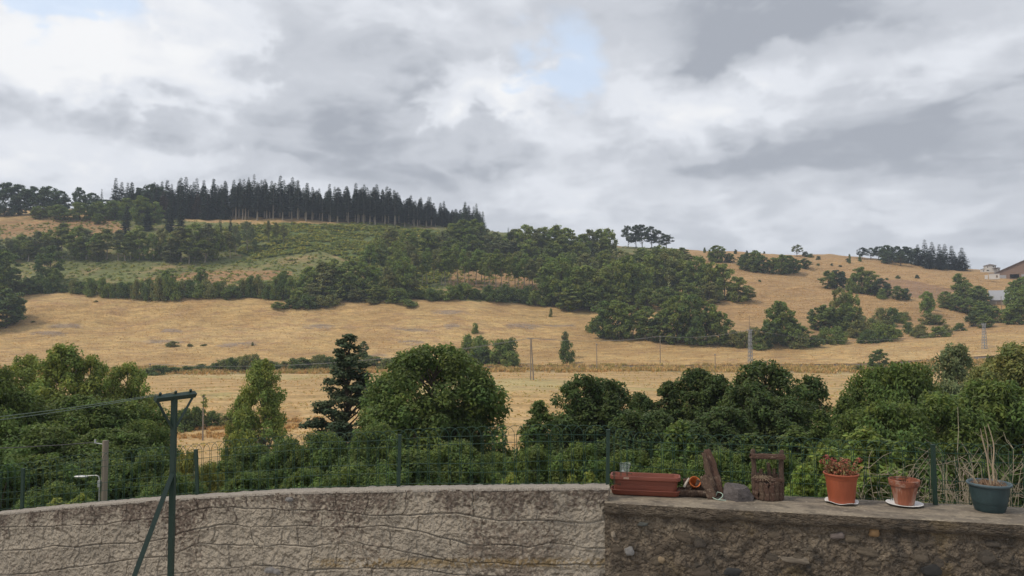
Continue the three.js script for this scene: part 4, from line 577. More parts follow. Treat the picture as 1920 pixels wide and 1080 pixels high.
// ---------------------------------------------------------------- terrace and garden walls
const WD = [[-700, 11.4], [-330, 10.3], [-150, 9.9], [43, 9.42], [373, 8.62], [560, 8.15], [748, 7.78], [950, 7.52], [1143, 7.4]];
const smoothD = (px) => (interp(WD, px - 60) + interp(WD, px - 20) + interp(WD, px + 20) + interp(WD, px + 60)) / 4;
const planOf = (px) => { const D = smoothD(px); return [sight(px, 930)[0] * D, -D]; };
const yOn = (px, py) => EYE_Y + sight(px, py)[1] * smoothD(px);
const LEDGE_Y = 1.84, LA = V(planOf(1143)[0] - .05, 0, -7.395), LTURN = -.224;
const onLedge = (px, py) => { const [u, v] = sight(px, py), D = (LEDGE_Y - EYE_Y) / v; return V(u * D, LEDGE_Y, -D); };
{
  const C = [
    [[-330, 1004], [0, 962], [120, 950], [250, 939], [373, 931], [530, 922], [750, 917], [900, 915], [1143, 913]],
    [[-330, 1035], [0, 989], [83, 988], [155, 984], [194, 984], [239, 977], [292, 972], [333, 971], [361, 958], [389, 952], [458, 952], [533, 957], [600, 956], [666, 962], [744, 968], [814, 962], [883, 966], [938, 976], [977, 977], [1010, 974], [1060, 980], [1143, 976]],
    [[-330, 1075], [0, 1033], [61, 1030], [97, 1024], [144, 1024], [194, 1020], [236, 1020], [278, 1015], [317, 1008], [333, 1002], [369, 991], [403, 985], [444, 984], [489, 988], [533, 987], [605, 986], [650, 991], [716, 986], [788, 996], [850, 1013], [883, 1023], [927, 1020], [994, 1027], [1027, 1019], [1143, 1030]],
    [[-330, 1125], [0, 1078], [70, 1074], [125, 1067], [208, 1055], [250, 1047], [317, 1042], [338, 1038], [375, 1019], [433, 1022], [472, 1023], [533, 1021], [588, 1025], [666, 1016], [700, 1023], [761, 1034], [811, 1045], [850, 1054], [950, 1058], [1143, 1060]],
    [[-330, 1170], [0, 1122], [208, 1095], [333, 1074], [389, 1066], [444, 1066], [486, 1060], [533, 1062], [575, 1069], [644, 1066], [783, 1067], [850, 1077], [950, 1082], [1143, 1092]],
    [[-330, 1215], [0, 1165], [333, 1112], [600, 1103], [850, 1112], [1143, 1125]]];
  const JO = [
    [-330, -255, -190, -120, -60, 2, 58, 120, 178, 238, 306, 370, 383 + 30, 463, 524, 630, 688, 761, 887, 1143],
    [-330, -270, -210, -140, -80, -20, 18, 85, 134, 193, 262, 330, 383, 443, 507, 554, 605, 666, 733, 784, 905, 1143],
    [-330, -250, -180, -110, -40, 60, 148, 208, 249, 316, 376, 402, 473, 530, 560, 640, 733, 850, 1143],
    [-330, -260, -190, -120, -50, 30, 95, 170, 240, 300, 372, 433, 495, 585, 634, 688, 765, 880, 1143],
    [-330, -230, -130, -30, 70, 170, 260, 350, 440, 530, 610, 700, 790, 900, 1020, 1143]];
  // arc length along the wall for texture coordinates in metres
  const S = []; { let s = 0, last = planOf(-330); for (let px = -330; px <= 1143; px += 3) { const p = planOf(px); s += Math.hypot(p[0] - last[0], p[1] - last[1]); S.push([px, s]); last = p; } }
  const SI = S.map(([a, b]) => [b, a]), LEN = S[S.length - 1][1], HT = 2.6;
  const topY = (px) => yOn(px, interp(C[0], px));
  const streak = (s, y) => fbm(s * 5, y * 1.3, 3, 4), grain = (s, y) => fbm(s * 26, y * 26, 7, 3);
  const stainAt = (s, y, px, ty) => { const t = ty - y, g = grain(s, y), k = streak(s, y), b = fbm(s * 1.1, y * 1.1, 13, 3); return [sst(.02, .4, .55 - t * 2.1 + k * .9 + g * .9 + b * .9), sst(.12, .4, b * .9 + g * .7 - .02)]; };
  const plasterMap = texOf(1536, 400, (u, v) => {
    const s = u * LEN, y = v * HT, px = interp(SI, s), ty = topY(px), [st, sp] = stainAt(s, y, px, ty), g = grain(s, y), n = fbm(s * 3, y * 3, 1, 4), f = fbm(s * 60, y * 60, 9, 2);
    let c = mix3([.365, .32, .258], [.28, .246, .2], sst(-.2, .25, n)); c = mix3(c, [.44, .395, .325], .5 * sst(.1, .4, g));
    c = mix3(c, [.145, .11, .085], .72 * sp); c = mix3(c, [.10, .072, .058], .85 * st * sst(-.35, .25, f + g * .5 + .1));
    const py = 1061; const by = yOn(px, py); c = mix3(c, [.26, .18, .075], .7 * sst(.05, .0, Math.abs(y - by - .03) - .02) * sst(560, 620, px) * sst(-.2, .15, g + n * .5));
    const k = 1 + f * .35; return [toS(c[0] * k), toS(c[1] * k), toS(c[2] * k)];
  }, true);
  plasterMap.wrapS = plasterMap.wrapT = THREE.ClampToEdgeWrapping;
  const bumpTex = texOf(1024, 1024, (u, v) => { const a = tfbm(u, v, 24, 5, 2), b = Math.abs(tfbm(u, v, 14, 4, 9) - .5) * 2, h = .6 * a + .4 * (1 - b); return [h, h, h]; });
  bumpTex.repeat.set(LEN / 1.1, HT / 1.1);
  const plaster = new THREE.MeshStandardMaterial({ map: plasterMap, bumpMap: bumpTex, bumpScale: .09, roughness: 1, side: THREE.DoubleSide });
  const capMap = texOf(512, 512, (u, v) => { const n = tfbm(u, v, 8, 4, 4), f = tfbm(u, v, 64, 3, 8), k = .16 + .3 * f + .1 * n; return [toS(k), toS(k * .9), toS(k * .78)]; }, true, 6, 6);
  const capM = new THREE.MeshStandardMaterial({ map: capMap, bumpMap: bumpTex, bumpScale: .02, roughness: 1 });
  const mortar = new THREE.MeshStandardMaterial({ map: plasterMap, roughness: 1, side: THREE.DoubleSide });
  const wall = thing('plastered_wall', 'curved garden wall with pale plaster scored into stone shapes', 'wall');
  const face = (px, y, out) => { const a = planOf(px - 2), b = planOf(px + 2), dx = b[0] - a[0], dz = b[1] - a[1], l = Math.hypot(dx, dz), p = planOf(px); return [p[0] - dz / l * out, y, p[1] + dx / l * out]; };
  const uvOf = (px, y) => [interp(S, px) / LEN, y / HT];
  // the rough body behind the blocks, and the gritty top
  { const g = new GB(); g.grid(260, 26, (a, b) => { const px = lerp(-330, 1143, a), y = lerp(0, topY(px) - .004, b), [u, v] = uvOf(px, y); return [...face(px, y, -.014 + fbm(u * LEN * 9, y * 9, 3, 3) * .004), u, v]; }); part('body', g.geo(), mortar, wall); }
  { const g = new GB(); g.grid(400, 8, (a, b) => { const px = lerp(-330, 1143, a), s = interp(S, px), ty = topY(px), prof = [[.004, -.03], [.006, -.012], [-.004, .002], [-.03, .006], [-.07, .008], [-.11, .007], [-.145, .002], [-.155, -.02], [-.155, -.5]][Math.round(b * 8)], n = fbm(s * 14, b * 6, 5, 4) * .022; return [...face(px, ty + prof[1] + n, prof[0] + n * .6), s / 2, prof[0] * 2]; }); part('top_coat', g.geo(), capM, wall); }
  { const g = new GB(); g.grid(60, 2, (a, b) => { const px = lerp(-330, 1143, a); return [...face(px, lerp(-3, topY(px) - .3, b), -.155), a, b]; }); part('outer_face', g.geo(), mortar, wall); }
  const r = rngOf(61);
  for (let k = 0; k < 5; k++) for (let j = 0; j < JO[k].length - 1; j++) {
    const x0 = JO[k][j], x1 = JO[k][j + 1], wm = interp(S, x1) - interp(S, x0), proud = (r() - .5) * .006, tilt = (r() - .5) * .008, seed = r() * 50, jl = Math.sin(x0 * 7.3 + k) * .6, jr = Math.sin(x1 * 7.3 + k) * .6, g = new GB(), nu = Math.max(10, Math.round(wm / .018)) + 4, nv = 14, near = (t, n, L) => { const e = .007 / L, k = Math.round(t * n); return k === 0 ? 0 : k === 1 ? e : k === 2 ? 2.2 * e : k === n ? 1 : k === n - 1 ? 1 - e : k === n - 2 ? 1 - 2.2 * e : 2.2 * e + (k - 2) / (n - 4) * (1 - 4.4 * e); };
    g.grid(nu, nv, (a0, b0) => {
      const a = near(a0, nu, wm), b = near(b0, nv, .2), px = lerp(x0, x1, a), wig = (q) => fbm(interp(S, px) * 3.2, q * 7, 77, 4) * .035, yT = yOn(px, interp(C[k], px)) - (k ? .001 : .012) + (k ? wig(k) : 0), yB = yOn(px, interp(C[k + 1], px)) + .001 + wig(k + 1), y = lerp(yB, yT, b), s = interp(S, px);
      const ex = Math.min(a * wm, (1 - a) * wm), ey = Math.min(b * (yT - yB), k ? (1 - b) * (yT - yB) : 1), e = Math.min(ex, ey), edge = sst(0, .009, e + fbm(s * 20, y * 20, seed, 2) * .003);
      const lump = fbm(s * 4.5, y * 6, seed, 3) * .012 + fbm(s * 24, y * 24, seed, 4) * .009, ridge = sst(.03, .014, e) * sst(.002, .01, e) * .006;
      const faint = sst(-.22, .12, fbm(s * 2.1, y * 5, 91, 3)), out = -.01 + lerp(1, edge, faint) * (.012 + proud + tilt * (a - .5) + lump) + ridge, [u, v] = uvOf(px, y), w = face(px + (jl * (1 - a) + jr * a) * (b - .5) * 16 + fbm(y * 9, (a < .5 ? x0 : x1) * .37, k, 2) * 8 * Math.abs(a - .5) * 2, y, out);
      return [...w, u, v];
    });
    part('stone_block', g.geo(), plaster, wall);
  }
  // flaked patches baring pale stone
  const paleM = new THREE.MeshStandardMaterial({ color: lin(.5, .48, .47), roughness: 1, bumpMap: bumpTex, bumpScale: .03 });
  for (const [px, py, w, h] of [[544, 936, .05, .025], [514, 1069, .09, .035], [524, 1072, .05, .03]]) { const q = new THREE.IcosahedronGeometry(1, 3), P = q.attributes.position; for (let i = 0; i < P.count; i++) { const f = 1 + noise3(P.getX(i) * 2 + px, P.getY(i) * 2, P.getZ(i) * 2) * .35; P.setXYZ(i, P.getX(i) * w * f, P.getY(i) * h * f, P.getZ(i) * .02 * f); } q.computeVertexNormals(); const m = part('bared_stone', q, paleM, wall), f = face(px, yOn(px, py), .006); m.position.set(...f); }

  // ------------------------------------------------ the lower rubble wall with its ledge
  const rub = thing('rubble_wall', 'dark rubble stone wall with a cracked concrete ledge carrying flower pots', 'wall', LA, LTURN);
  const RL = 7.2, DEP = .66;
  const rubMap = texOf(1536, 400, (u, v) => {
    const s = u * RL, y = v * 2, n = fbm(s * 2.2, y * 2.2, 21, 4), m = fbm(s * 9, y * 9, 23, 4), f = fbm(s * 45, y * 45, 25, 3), d = fbm(s * 1.2, y * 1.5, 27, 3);
    let c = mix3([.205, .165, .122], [.13, .105, .08], sst(-.25, .25, m)); c = mix3(c, [.30, .25, .185], .6 * sst(.12, .4, n + f * .4)); c = mix3(c, [.065, .058, .05], .75 * sst(.06, .32, d + m * .45 + (s > 3 ? .12 : 0))); c = mix3(c, [.33, .29, .24], .5 * sst(.34, .5, f + m * .3)).map((x) => x * .82); c = mix3(c, [.21, .155, .075], .4 * sst(.1, .35, -n + f * .3));
    const k = 1 + f * .5; return [toS(c[0] * k), toS(c[1] * k), toS(c[2] * k)];
  }, true);
  const bump2 = bumpTex.clone(); bump2.repeat.set(RL / .8, 2 / .8); bump2.needsUpdate = true;
  const rubM = new THREE.MeshStandardMaterial({ map: rubMap, bumpMap: bump2, bumpScale: .1, roughness: 1, side: THREE.DoubleSide });
  const relief = (s, y) => fbm(s * 3.5, y * 4.5, 33, 4) * .05 + Math.abs(fbm(s * 8, y * 9, 35, 3)) * -.035 + fbm(s * 26, y * 26, 36, 4) * .024;
  { const g = new GB(); g.grid(420, 60, (a, b) => { const s = a * RL, y = lerp(.75, LEDGE_Y - .105, b); return [s, y, .0 + relief(s, y), s / RL, y / 2]; }); part('mortar_face', g.geo(), rubM, rub); }
  { const g = new GB(); g.grid(30, 4, (a, b) => { const s = a * RL, y = lerp(0, .76, b); return [s, y, relief(s, .75) * b, s / RL, y / 2]; }); part('wall_foot', g.geo(), rubM, rub); }
  { const g = new GB(); g.box(RL / 2, (LEDGE_Y - .12) / 2 - 1.5, -DEP / 2 - .03, RL, LEDGE_Y - .12 + 3, DEP - .1); part('core', g.geo(), mortar, rub); }
  // cast concrete ledge, rough and uneven along its front edge
  const slabMap = texOf(1024, 512, (u, v) => { const s = u * RL, y = v, n = fbm(s * 2, y * 4, 41, 4), f = fbm(s * 30, y * 22, 43, 3), m = fbm(s * 7, y * 7, 45, 3); let c = mix3([.29, .245, .185], [.19, .16, .125], sst(-.2, .2, n)); c = mix3(c, [.105, .09, .07], .7 * sst(.05, .35, m + f * .3)); c = mix3(c, [.42, .37, .29], .5 * sst(.2, .45, f)); return c.map((x) => toS(x * (1 + f * .35))); }, true);
  const slabM = new THREE.MeshStandardMaterial({ map: slabMap, bumpMap: bump2, bumpScale: .03, roughness: 1 });
  const lipZ = (s, k) => fbm(s * 9, k * 1.7, 51, 4) * .024 + fbm(s * 30, k * 2, 55, 2) * .012, lipY = (s) => fbm(s * 7, 9, 56, 3) * .008;
  { const g = new GB(), sect = [[-.05, -.135], [-.02, -.128], [.02, -.116], [.034, -.09], [.038, -.055], [.036, -.022], [.03, -.006]]; g.grid(520, 6, (a, b) => { const k = Math.round(b * 6), q = sect[k], s = a * RL, low = k <= 3 ? fbm(s * 2.6, 3, 53, 4) * .05 * (1 - k / 4) : 0; return [s, LEDGE_Y + q[1] + low + (k === 6 ? lipY(s) : fbm(s * 12, k * 2.2, 58, 3) * .01), q[0] + (k ? lipZ(s, k) * (k === 6 ? .5 : 1.3) : 0), s / RL, .86 + q[1] + k * .01]; }); part('ledge_front', g.geo(), rubM, rub); }
  { const g = new GB(), sect = [.03, .018, -.02, -.15, -.4, -DEP, -DEP]; g.grid(520, 6, (a, b) => { const k = Math.round(b * 6), s = a * RL; return [s, LEDGE_Y + (k === 0 ? -.006 + lipY(s) : k === 6 ? -.14 : k === 5 ? -.004 : fbm(s * 4, sect[k] * 5, 54, 3) * .004), sect[k] + (k === 0 ? lipZ(s, 6) * .5 : k === 1 ? lipZ(s, 6) * .4 : 0), s / RL, (sect[k] + .5) * 1.4]; }); part('ledge_top', g.geo(), slabM, rub); }
  // stones bedded in the mortar
  const geos = []; for (let v = 0; v < 10; v++) { const q = new THREE.IcosahedronGeometry(1, 2), P = q.attributes.position; for (let i = 0; i < P.count; i++) { const x = P.getX(i), y = P.getY(i), z = P.getZ(i), f = 1 + noise3(x * 1.3 + v * 9, y * 1.3, z * 1.3) * .42 + noise3(x * 4 + v, y * 4, z * 4) * .12; P.setXYZ(i, Math.sign(x) * Math.pow(Math.abs(x), .8) * f, Math.sign(y) * Math.pow(Math.abs(y), .8) * f, z * (.8 + .2 * f)); } q.computeVertexNormals(); geos.push(q); }
  const stoneTone = [[.135, .108, .08], [.15, .123, .092], [.115, .096, .076], [.165, .135, .1], [.105, .09, .074], [.125, .102, .078]].map((c) => { const t = texOf(128, 128, (u, v) => { const n = tfbm(u, v, 6, 5, 3), d = tfbm(u, v, 4, 3, 12), k = .55 + .8 * n; return c.map((x) => toS(x * k * (d > .6 ? .7 : 1))); }, true, 2, 2); return new THREE.MeshStandardMaterial({ map: t, roughness: 1, bumpMap: bumpTex, bumpScale: .01 }); });
  for (let row = 0; row < 7; row++) for (let i = 0; i < 30; i++) {
    if (r() < .78) continue;
    const s = (i + .5 + (row % 2) * .5 + (r() - .5) * .7) * .235, y = 1.0 + row * .105 + (r() - .5) * .06; if (s > RL - .1 || s < .08 || y > LEDGE_Y - .16) continue;
    const w = .05 + r() * .075, h = .03 + r() * .034, m = part('stone', geos[Math.floor(r() * 10)], stoneTone[Math.floor(r() * 6)], rub); m.position.set(s, y, relief(s, y) - .018 + r() * .008); m.scale.set(w, h, .024 + r() * .012); m.rotation.z = (r() - .5) * .7; m.rotation.y = (r() - .5) * .3;
  }
  const spec = [[1640, 998, .052, .042, [.24, .15, .075]], [1180, 1033, .045, .04, [.2, .195, .19]], [1205, 983, .05, .02, [.07, .075, .07]], [1150, 1003, .022, .03, [.27, .23, .18]], [1375, 1072, .075, .04, [.035, .036, .038]], [1745, 1070, .08, .05, [.03, .03, .03]], [1865, 994, .032, .022, [.26, .22, .17]], [1845, 993, .03, .022, [.16, .14, .12]], [1752, 989, .03, .014, [.36, .31, .25]], [1570, 1005, .07, .03, [.15, .125, .115]], [1240, 1050, .035, .03, [.26, .2, .13]], [1490, 1050, .14, .03, [.165, .14, .11]]];
  rub.updateMatrixWorld(true);
  for (const [px, py, w, h, c] of spec) { const [u, v] = sight(px, py), n = V(Math.sin(LTURN), 0, Math.cos(LTURN)), d = V(u, v, -1), D = n.dot(LA) / n.dot(d), p = rub.worldToLocal(V(u * D, EYE_Y + v * D, -D)); const t = texOf(64, 64, (a, b) => { const k = .6 + .8 * tfbm(a, b, 6, 4, 6); return c.map((x) => toS(x * k)); }, true); const m = part('stone', geos[Math.floor(r() * 10)], new THREE.MeshStandardMaterial({ map: t, roughness: 1 }), rub); m.position.set(p.x, p.y, relief(p.x, p.y) + .004); m.scale.set(w, h, .03); m.rotation.z = (r() - .5) * .4; }

  // terrace floor behind the walls
  const sh = new THREE.Shape(); sh.moveTo(-14, -9); sh.lineTo(-14, 12); for (let px = -330; px <= 1143; px += 40) { const p = planOf(px); sh.lineTo(p[0], -p[1]); } sh.lineTo(LA.x + 7 * Math.cos(LTURN), 7.36 + 7 * Math.sin(LTURN)); sh.lineTo(14, 5.6); sh.lineTo(14, -9);
  const tg = new THREE.ShapeGeometry(sh); tg.rotateX(-Math.PI / 2);
  structure('terrace_floor', tg, new THREE.MeshStandardMaterial({ color: lin(.3, .27, .23), roughness: 1, side: THREE.DoubleSide }));

  // ------------------------------------------------ low green wire fence along the wall tops
  const green = new THREE.MeshStandardMaterial({ color: lin(.011, .036, .024), roughness: .6 }), wireM = new THREE.MeshStandardMaterial({ color: lin(.014, .055, .034), roughness: .5 });
  const fence = thing('border_fence', 'low green wire border fence with looped top along the garden wall', 'fence');
  const path = []; for (let px = -330; px <= 1140; px += 5) { const f = face(px, topY(px) + .015, -.1); path.push(V(...f)); }
  const toW = (x, z) => V(LA.x + x * Math.cos(LTURN) + z * Math.sin(LTURN), LEDGE_Y + .012, LA.z - x * Math.sin(LTURN) + z * Math.cos(LTURN));
  for (let x = .3; x <= 6.8; x += .05) path.push(toW(x, -.6));
  const cum = [0]; for (let i = 1; i < path.length; i++) cum.push(cum[i - 1] + path[i].distanceTo(path[i - 1]));
  const on = (s) => { let i = 1; while (i < cum.length - 1 && cum[i] < s) i++; const t = clamp((s - cum[i - 1]) / (cum[i] - cum[i - 1] || 1)); return path[i - 1].clone().lerp(path[i], t); };
  const total = cum[cum.length - 1], wr = .0026;
  const sag = (s, y) => V(0, Math.sin(s * 2.3 + y * 9) * .006 + Math.sin(s * 5.1) * .004, Math.sin(s * 1.7 + y * 4) * .012 * y / .5);
  for (const y of [.01, .13, .22, .41, .485]) { const pts = []; for (let s = .02; s < total; s += .11) pts.push(on(s).add(V(0, y, 0)).add(sag(s, y))); const g = new GB(); g.tube(pts, wr, 5); part('horizontal_wire', g.geo(), wireM, fence); }
  for (let s = .1, k = 0; s < total - .25; s += .115, k++) {
    const g = new GB(), pts = [], a = s, b = s + .21; const hgt = .485;
    for (const y of [0, .2, .4]) pts.push(on(a).add(V(0, y, 0)).add(sag(a, y)));
    for (let i = 0; i <= 10; i++) { const t = i / 10 * Math.PI, q = lerp(a, b, .5 - .5 * Math.cos(t)); pts.push(on(q).add(V(0, hgt + Math.sin(t) * .095, .004 * Math.sin(k))).add(sag(q, hgt))); }
    for (const y of [.4, .2, 0]) pts.push(on(b).add(V(0, y, .005)).add(sag(b, y)));
    g.tube(pts, wr, 5); part('looped_wire', g.geo(), wireM, fence);
  }
  const sOfPx = (px) => { let best = 0, bd = 1e9; for (let i = 0; i < path.length; i++) { const q = proj(path[i].x, path[i].y, path[i].z)[0], d = Math.abs(q - px); if (d < bd) { bd = d; best = cum[i]; } } return best; };
  for (const [px, hh, lean] of [[-280, .5, 0], [43, .49, 0], [373, .5, -.03], [748, .52, .01], [1137, .52, .01], [1752, .55, -.012], [2200, .5, 0]]) { const p = on(sOfPx(px)), g = new GB(); g.bar(V(0, -.06, 0), V(lean, hh, 0), .033, .033); const o = part('fence_post', g.geo(), green, fence); o.position.set(p.x, p.y, p.z + .015); const c = new GB(); c.box(lean, hh + .004, 0, .038, .012, .038); part('post_cap', c.geo(), green, o); }

  // ------------------------------------------------ clothes-line post
  {
    const D = 6, base = at(322, 1080, D), X = base.x, o = thing('clothes_line_post', 'dark green steel clothes-line post with a bracketed arm and slanting brace', 'post', V(X, 0, -D)), steel = new THREE.MeshStandardMaterial({ color: lin(.012, .034, .026), roughness: .5 });
    const top = EYE_Y + sight(326, 744)[1] * D, lean = at(327, 744, D).x - X;
    let g = new GB(); g.bar(V(-.01, -.1, 0), V(lean, top, 0), .038, .038); part('column', g.geo(), steel, o);
    const el = at(291, 748, 5.86), er = at(366, 739, 6.15), loc = (v) => V(v.x - X, v.y, v.z + D), A = loc(el), B = loc(er), m = A.clone().add(B).multiplyScalar(.5);
    g = new GB(); g.bar(A, B, .04, .04); part('arm', g.geo(), steel, o);
    for (const [e, t] of [[A, .1], [B, .12]]) { g = new GB(); g.bar(e.clone().lerp(m, t).add(V(0, -.02, 0)), V(lean * .9, top - .27, 0), .018, .018); part('bracket', g.geo(), steel, o); }
    const bt = loc(at(323, 888, 5.98)), bb = at(252, 1080, 5.75); const dir = loc(bb).sub(bt), k = bt.y / -dir.y; g = new GB(); g.bar(bt, bt.clone().add(dir.multiplyScalar(k * 1.01)), .034, .034); part('brace', g.geo(), steel, o);
    for (const e of [A.clone().lerp(B, .12), A.clone().lerp(B, .5), A.clone().lerp(B, .88)]) { g = new GB(); g.add(new THREE.SphereGeometry(.013, 8, 6), new THREE.Matrix4().makeTranslation(e.x, e.y + .035, e.z)); part('line_hook', g.geo(), steel, o); }
    const cord = new THREE.MeshStandardMaterial({ color: lin(.07, .11, .09), roughness: .6 });
    for (const [t, ey] of [[.12, 812], [.5, 826]]) { const a = A.clone().lerp(B, t).add(V(X, .035, -D)), b = at(-420, ey, 5.6), pts = []; for (let i = 0; i <= 14; i++) { const q = i / 14, p = a.clone().lerp(b, q); p.y -= .05 * 4 * q * (1 - q); pts.push(p); } g = new GB(); g.tube(pts, .0028, 4); tag(part(numbered('clothes_line'), g.geo(), cord, scene), 'thin clothes line strung from the arm of the green post', 'cord', 'clothes lines'); }
  }
}
// ---------------------------------------------------------------- things standing on the ledge
{
  const r = rngOf(71), lathe = (p, n = 40) => { const g = new THREE.LatheGeometry(p.map(([x, y]) => new THREE.Vector2(x, y)), n); return g; };
  const speck = (c, amt, sx = 3, sy = 3, fine = 40) => texOf(256, 256, (u, v) => { const n = tfbm(u, v, 6, 4, 2), f = tfbm(u, v, fine, 3, 6), k = 1 + (n - .5) * amt * 2 + (f - .5) * amt; return c.map((x) => toS(x * k)); }, true, sx, sy);
  const soft = texOf(256, 256, (u, v) => { const n = tfbm(u, v, 30, 4, 3); return [n, n, n]; }, false, 3, 3);
  const M = (c, amt, rough, extra = {}) => new THREE.MeshStandardMaterial({ map: speck(c, amt), roughness: rough, bumpMap: soft, bumpScale: .0015, ...extra });
  const trough = M([.2, .058, .036], .18, .6), orange = M([.31, .078, .034], .15, .55), clay = new THREE.MeshStandardMaterial({ map: texOf(256, 256, (u, v) => { const n = tfbm(u, v, 5, 5, 4), f = tfbm(u, v, 40, 3, 6); let c = mix3([.27, .095, .052], [.18, .062, .04], sst(.4, .65, n)); c = mix3(c, [.36, .25, .2], .65 * sst(.5, .68, tfbm(u, v, 7, 5, 12) + (f - .5) * .2)); return c.map((x) => toS(x * (.8 + .4 * f))); }, true, 2, 1), roughness: .95, bumpMap: soft, bumpScale: .002 }), teal = M([.026, .052, .058], .25, .55), whiteM = new THREE.MeshStandardMaterial({ color: lin(.68, .68, .67), roughness: .5 }), soil = M([.05, .035, .024], .6, 1, { bumpScale: .02 });
  // rounded-rectangle loft for the trough
  const ring = (w, d, rad, y, n = 8) => { const P = [], hw = w / 2 - rad, hd = d / 2 - rad; for (const [cx, cz, a0] of [[hw, hd, 0], [-hw, hd, 1], [-hw, -hd, 2], [hw, -hd, 3]]) for (let i = 0; i <= n; i++) { const a = (a0 + i / n) * Math.PI / 2; P.push([cx + Math.cos(a) * rad, y, cz + Math.sin(a) * rad]); } P.push(P[0]); return P; };
  const loft = (rings) => { const g = new GB(); g.grid(rings[0].length - 1, rings.length - 1, (a, b) => { const R = rings[Math.round(b * (rings.length - 1))], p = R[Math.round(a * (R.length - 1))]; return [...p, a * 3, b]; }); return g.geo(); };
  {
    const p = onLedge(1210, 927), o = thing('planter_trough', 'empty long terracotta-coloured plastic window box with its drip tray', 'planter', p, LTURN + .02);
    part('trough', loft([ring(.61, .15, .04, .016), ring(.622, .158, .042, .07), ring(.636, .17, .045, .105), ring(.632, .166, .045, .112), ring(.655, .185, .05, .168), ring(.65, .18, .05, .17), ring(.63, .165, .045, .166), ring(.6, .14, .04, .03), ring(.3, .04, .02, .026), ring(.02, .02, .008, .026)]), trough, o);
    part('rim', loft([ring(.655, .185, .05, .158), ring(.694, .215, .06, .158), ring(.7, .22, .062, .163), ring(.7, .22, .062, .192), ring(.694, .214, .06, .197), ring(.672, .194, .052, .197), ring(.664, .186, .05, .192), ring(.64, .17, .045, .16)]), trough, o);
    part('drip_tray', loft([ring(.03, .03, .01, .003), ring(.62, .16, .045, .003), ring(.665, .195, .055, .012), ring(.68, .208, .06, .048), ring(.694, .222, .064, .052), ring(.694, .222, .064, .06), ring(.684, .212, .06, .062), ring(.672, .2, .055, .05), ring(.65, .18, .05, .018), ring(.03, .03, .01, .014)]), trough, o);
    const s = part('sticker', new THREE.BoxGeometry(.055, .02, .001), new THREE.MeshStandardMaterial({ map: speck([.4, .27, .21], .5), roughness: .7 }), o); s.position.set(-.185, .178, .1105);
  }
  { // clear crumpled plastic cup behind the trough
    const p = onLedge(1170, 914).add(V(0, .0, -.02)), o = thing('plastic_cup', 'crumpled clear plastic cup standing behind the window box', 'cup', p), g = lathe([[.001, .0], [.036, .0], [.038, .02], [.042, .09], [.05, .16], [.047, .2], [.052, .235], [.058, .25]], 28), P = g.attributes.position;
    for (let i = 0; i < P.count; i++) { const x = P.getX(i), y = P.getY(i), z = P.getZ(i), f = 1 + noise3(x * 30, y * 22, z * 30) * .22 * sst(.02, .12, y); P.setXYZ(i, x * f + y * .05, y + noise3(x * 20, 3, z * 20) * .014 * sst(.1, .25, y), z * f); } g.computeVertexNormals();
    part('cup_wall', g, new THREE.MeshPhysicalMaterial({ color: lin(.86, .92, .92), roughness: .16, transmission: .88, thickness: 0, side: THREE.DoubleSide, ior: 1.45 }), o);
    const s = part('paper_scrap', new THREE.BoxGeometry(.03, .05, .001), whiteM, o); s.position.set(-.012, .16, .03); s.rotation.z = .3;
  }
  // weathered wood
  const woodTex = (c) => texOf(256, 512, (u, v) => { const n = tfbm(u * 1, v * .12, 32, 4, 5), f = tfbm(u, v * .3, 64, 3, 8), d = tfbm(u, v, 5, 4, 3), k = .45 + 1.1 * (n * .6 + f * .4); let q = c.map((x) => x * k); if (d > .58) q = mix3(q, [.34, .27, .2], .55 * sst(.58, .7, d) * sst(.4, .65, f)); return q.map(toS); }, true);
  const grainB = texOf(256, 512, (u, v) => { const n = .6 * tfbm(u, v * .12, 32, 4, 5) + .4 * tfbm(u, v * .3, 64, 3, 8); return [n, n, n]; });
  const barkM = new THREE.MeshStandardMaterial({ map: woodTex([.1, .065, .046]), bumpMap: grainB, bumpScale: .012, roughness: 1, side: THREE.DoubleSide }), redM = new THREE.MeshStandardMaterial({ map: woodTex([.088, .05, .036]), bumpMap: grainB, bumpScale: .01, roughness: .95 }), darkM = new THREE.MeshStandardMaterial({ map: woodTex([.09, .06, .045]), bumpMap: grainB, bumpScale: .01, roughness: 1 });
  const slab = (w, h, d, seed, taper = .5) => { const g = new GB(); g.grid(20, 26, (a, b) => { const t = a * Math.PI * 2, y = b * h, ww = w / 2 * (1 - taper * b * b) * (1 + noise3(b * 4, seed, 1) * .22), dd = d / 2 * (1 + noise3(b * 5, seed, 4) * .3), e = b < .03 || b > .97 ? .55 : 1; return [Math.sign(Math.cos(t)) * Math.pow(Math.abs(Math.cos(t)), .6) * ww * e + noise3(b * 2, seed, 8) * .02, y + noise3(t, seed, 2) * .02 * b, Math.sign(Math.sin(t)) * Math.pow(Math.abs(Math.sin(t)), .6) * dd * e + noise3(t * 2, b * 9, seed) * .004, a, b * 1.2]; }); return g.geo(); };
  {
    const p = onLedge(1303, 931), o = thing('hollow_log', 'hollow half log with split bark lying between the window box and the leaning bark', 'log', p, LTURN);
    const g = new GB(); g.grid(30, 14, (a, b) => { const t = lerp(Math.PI * .95, Math.PI * 2.05, b), R = .068 * (1 + noise3(a * 4, b * 3, 2) * .18); return [(a - .5) * .33, .066 + Math.sin(t) * R, Math.cos(t) * R * 1.15, a, b]; }); const q = new GB(); q.grid(30, 14, (a, b) => { const t = lerp(Math.PI * 2.05, Math.PI * .95, b), R = .05; return [(a - .5) * .325, .07 + Math.sin(t) * R, Math.cos(t) * R * 1.15, a, b]; });
    part('outer_bark', g.geo(), darkM, o); part('hollow', q.geo(), barkM, o);
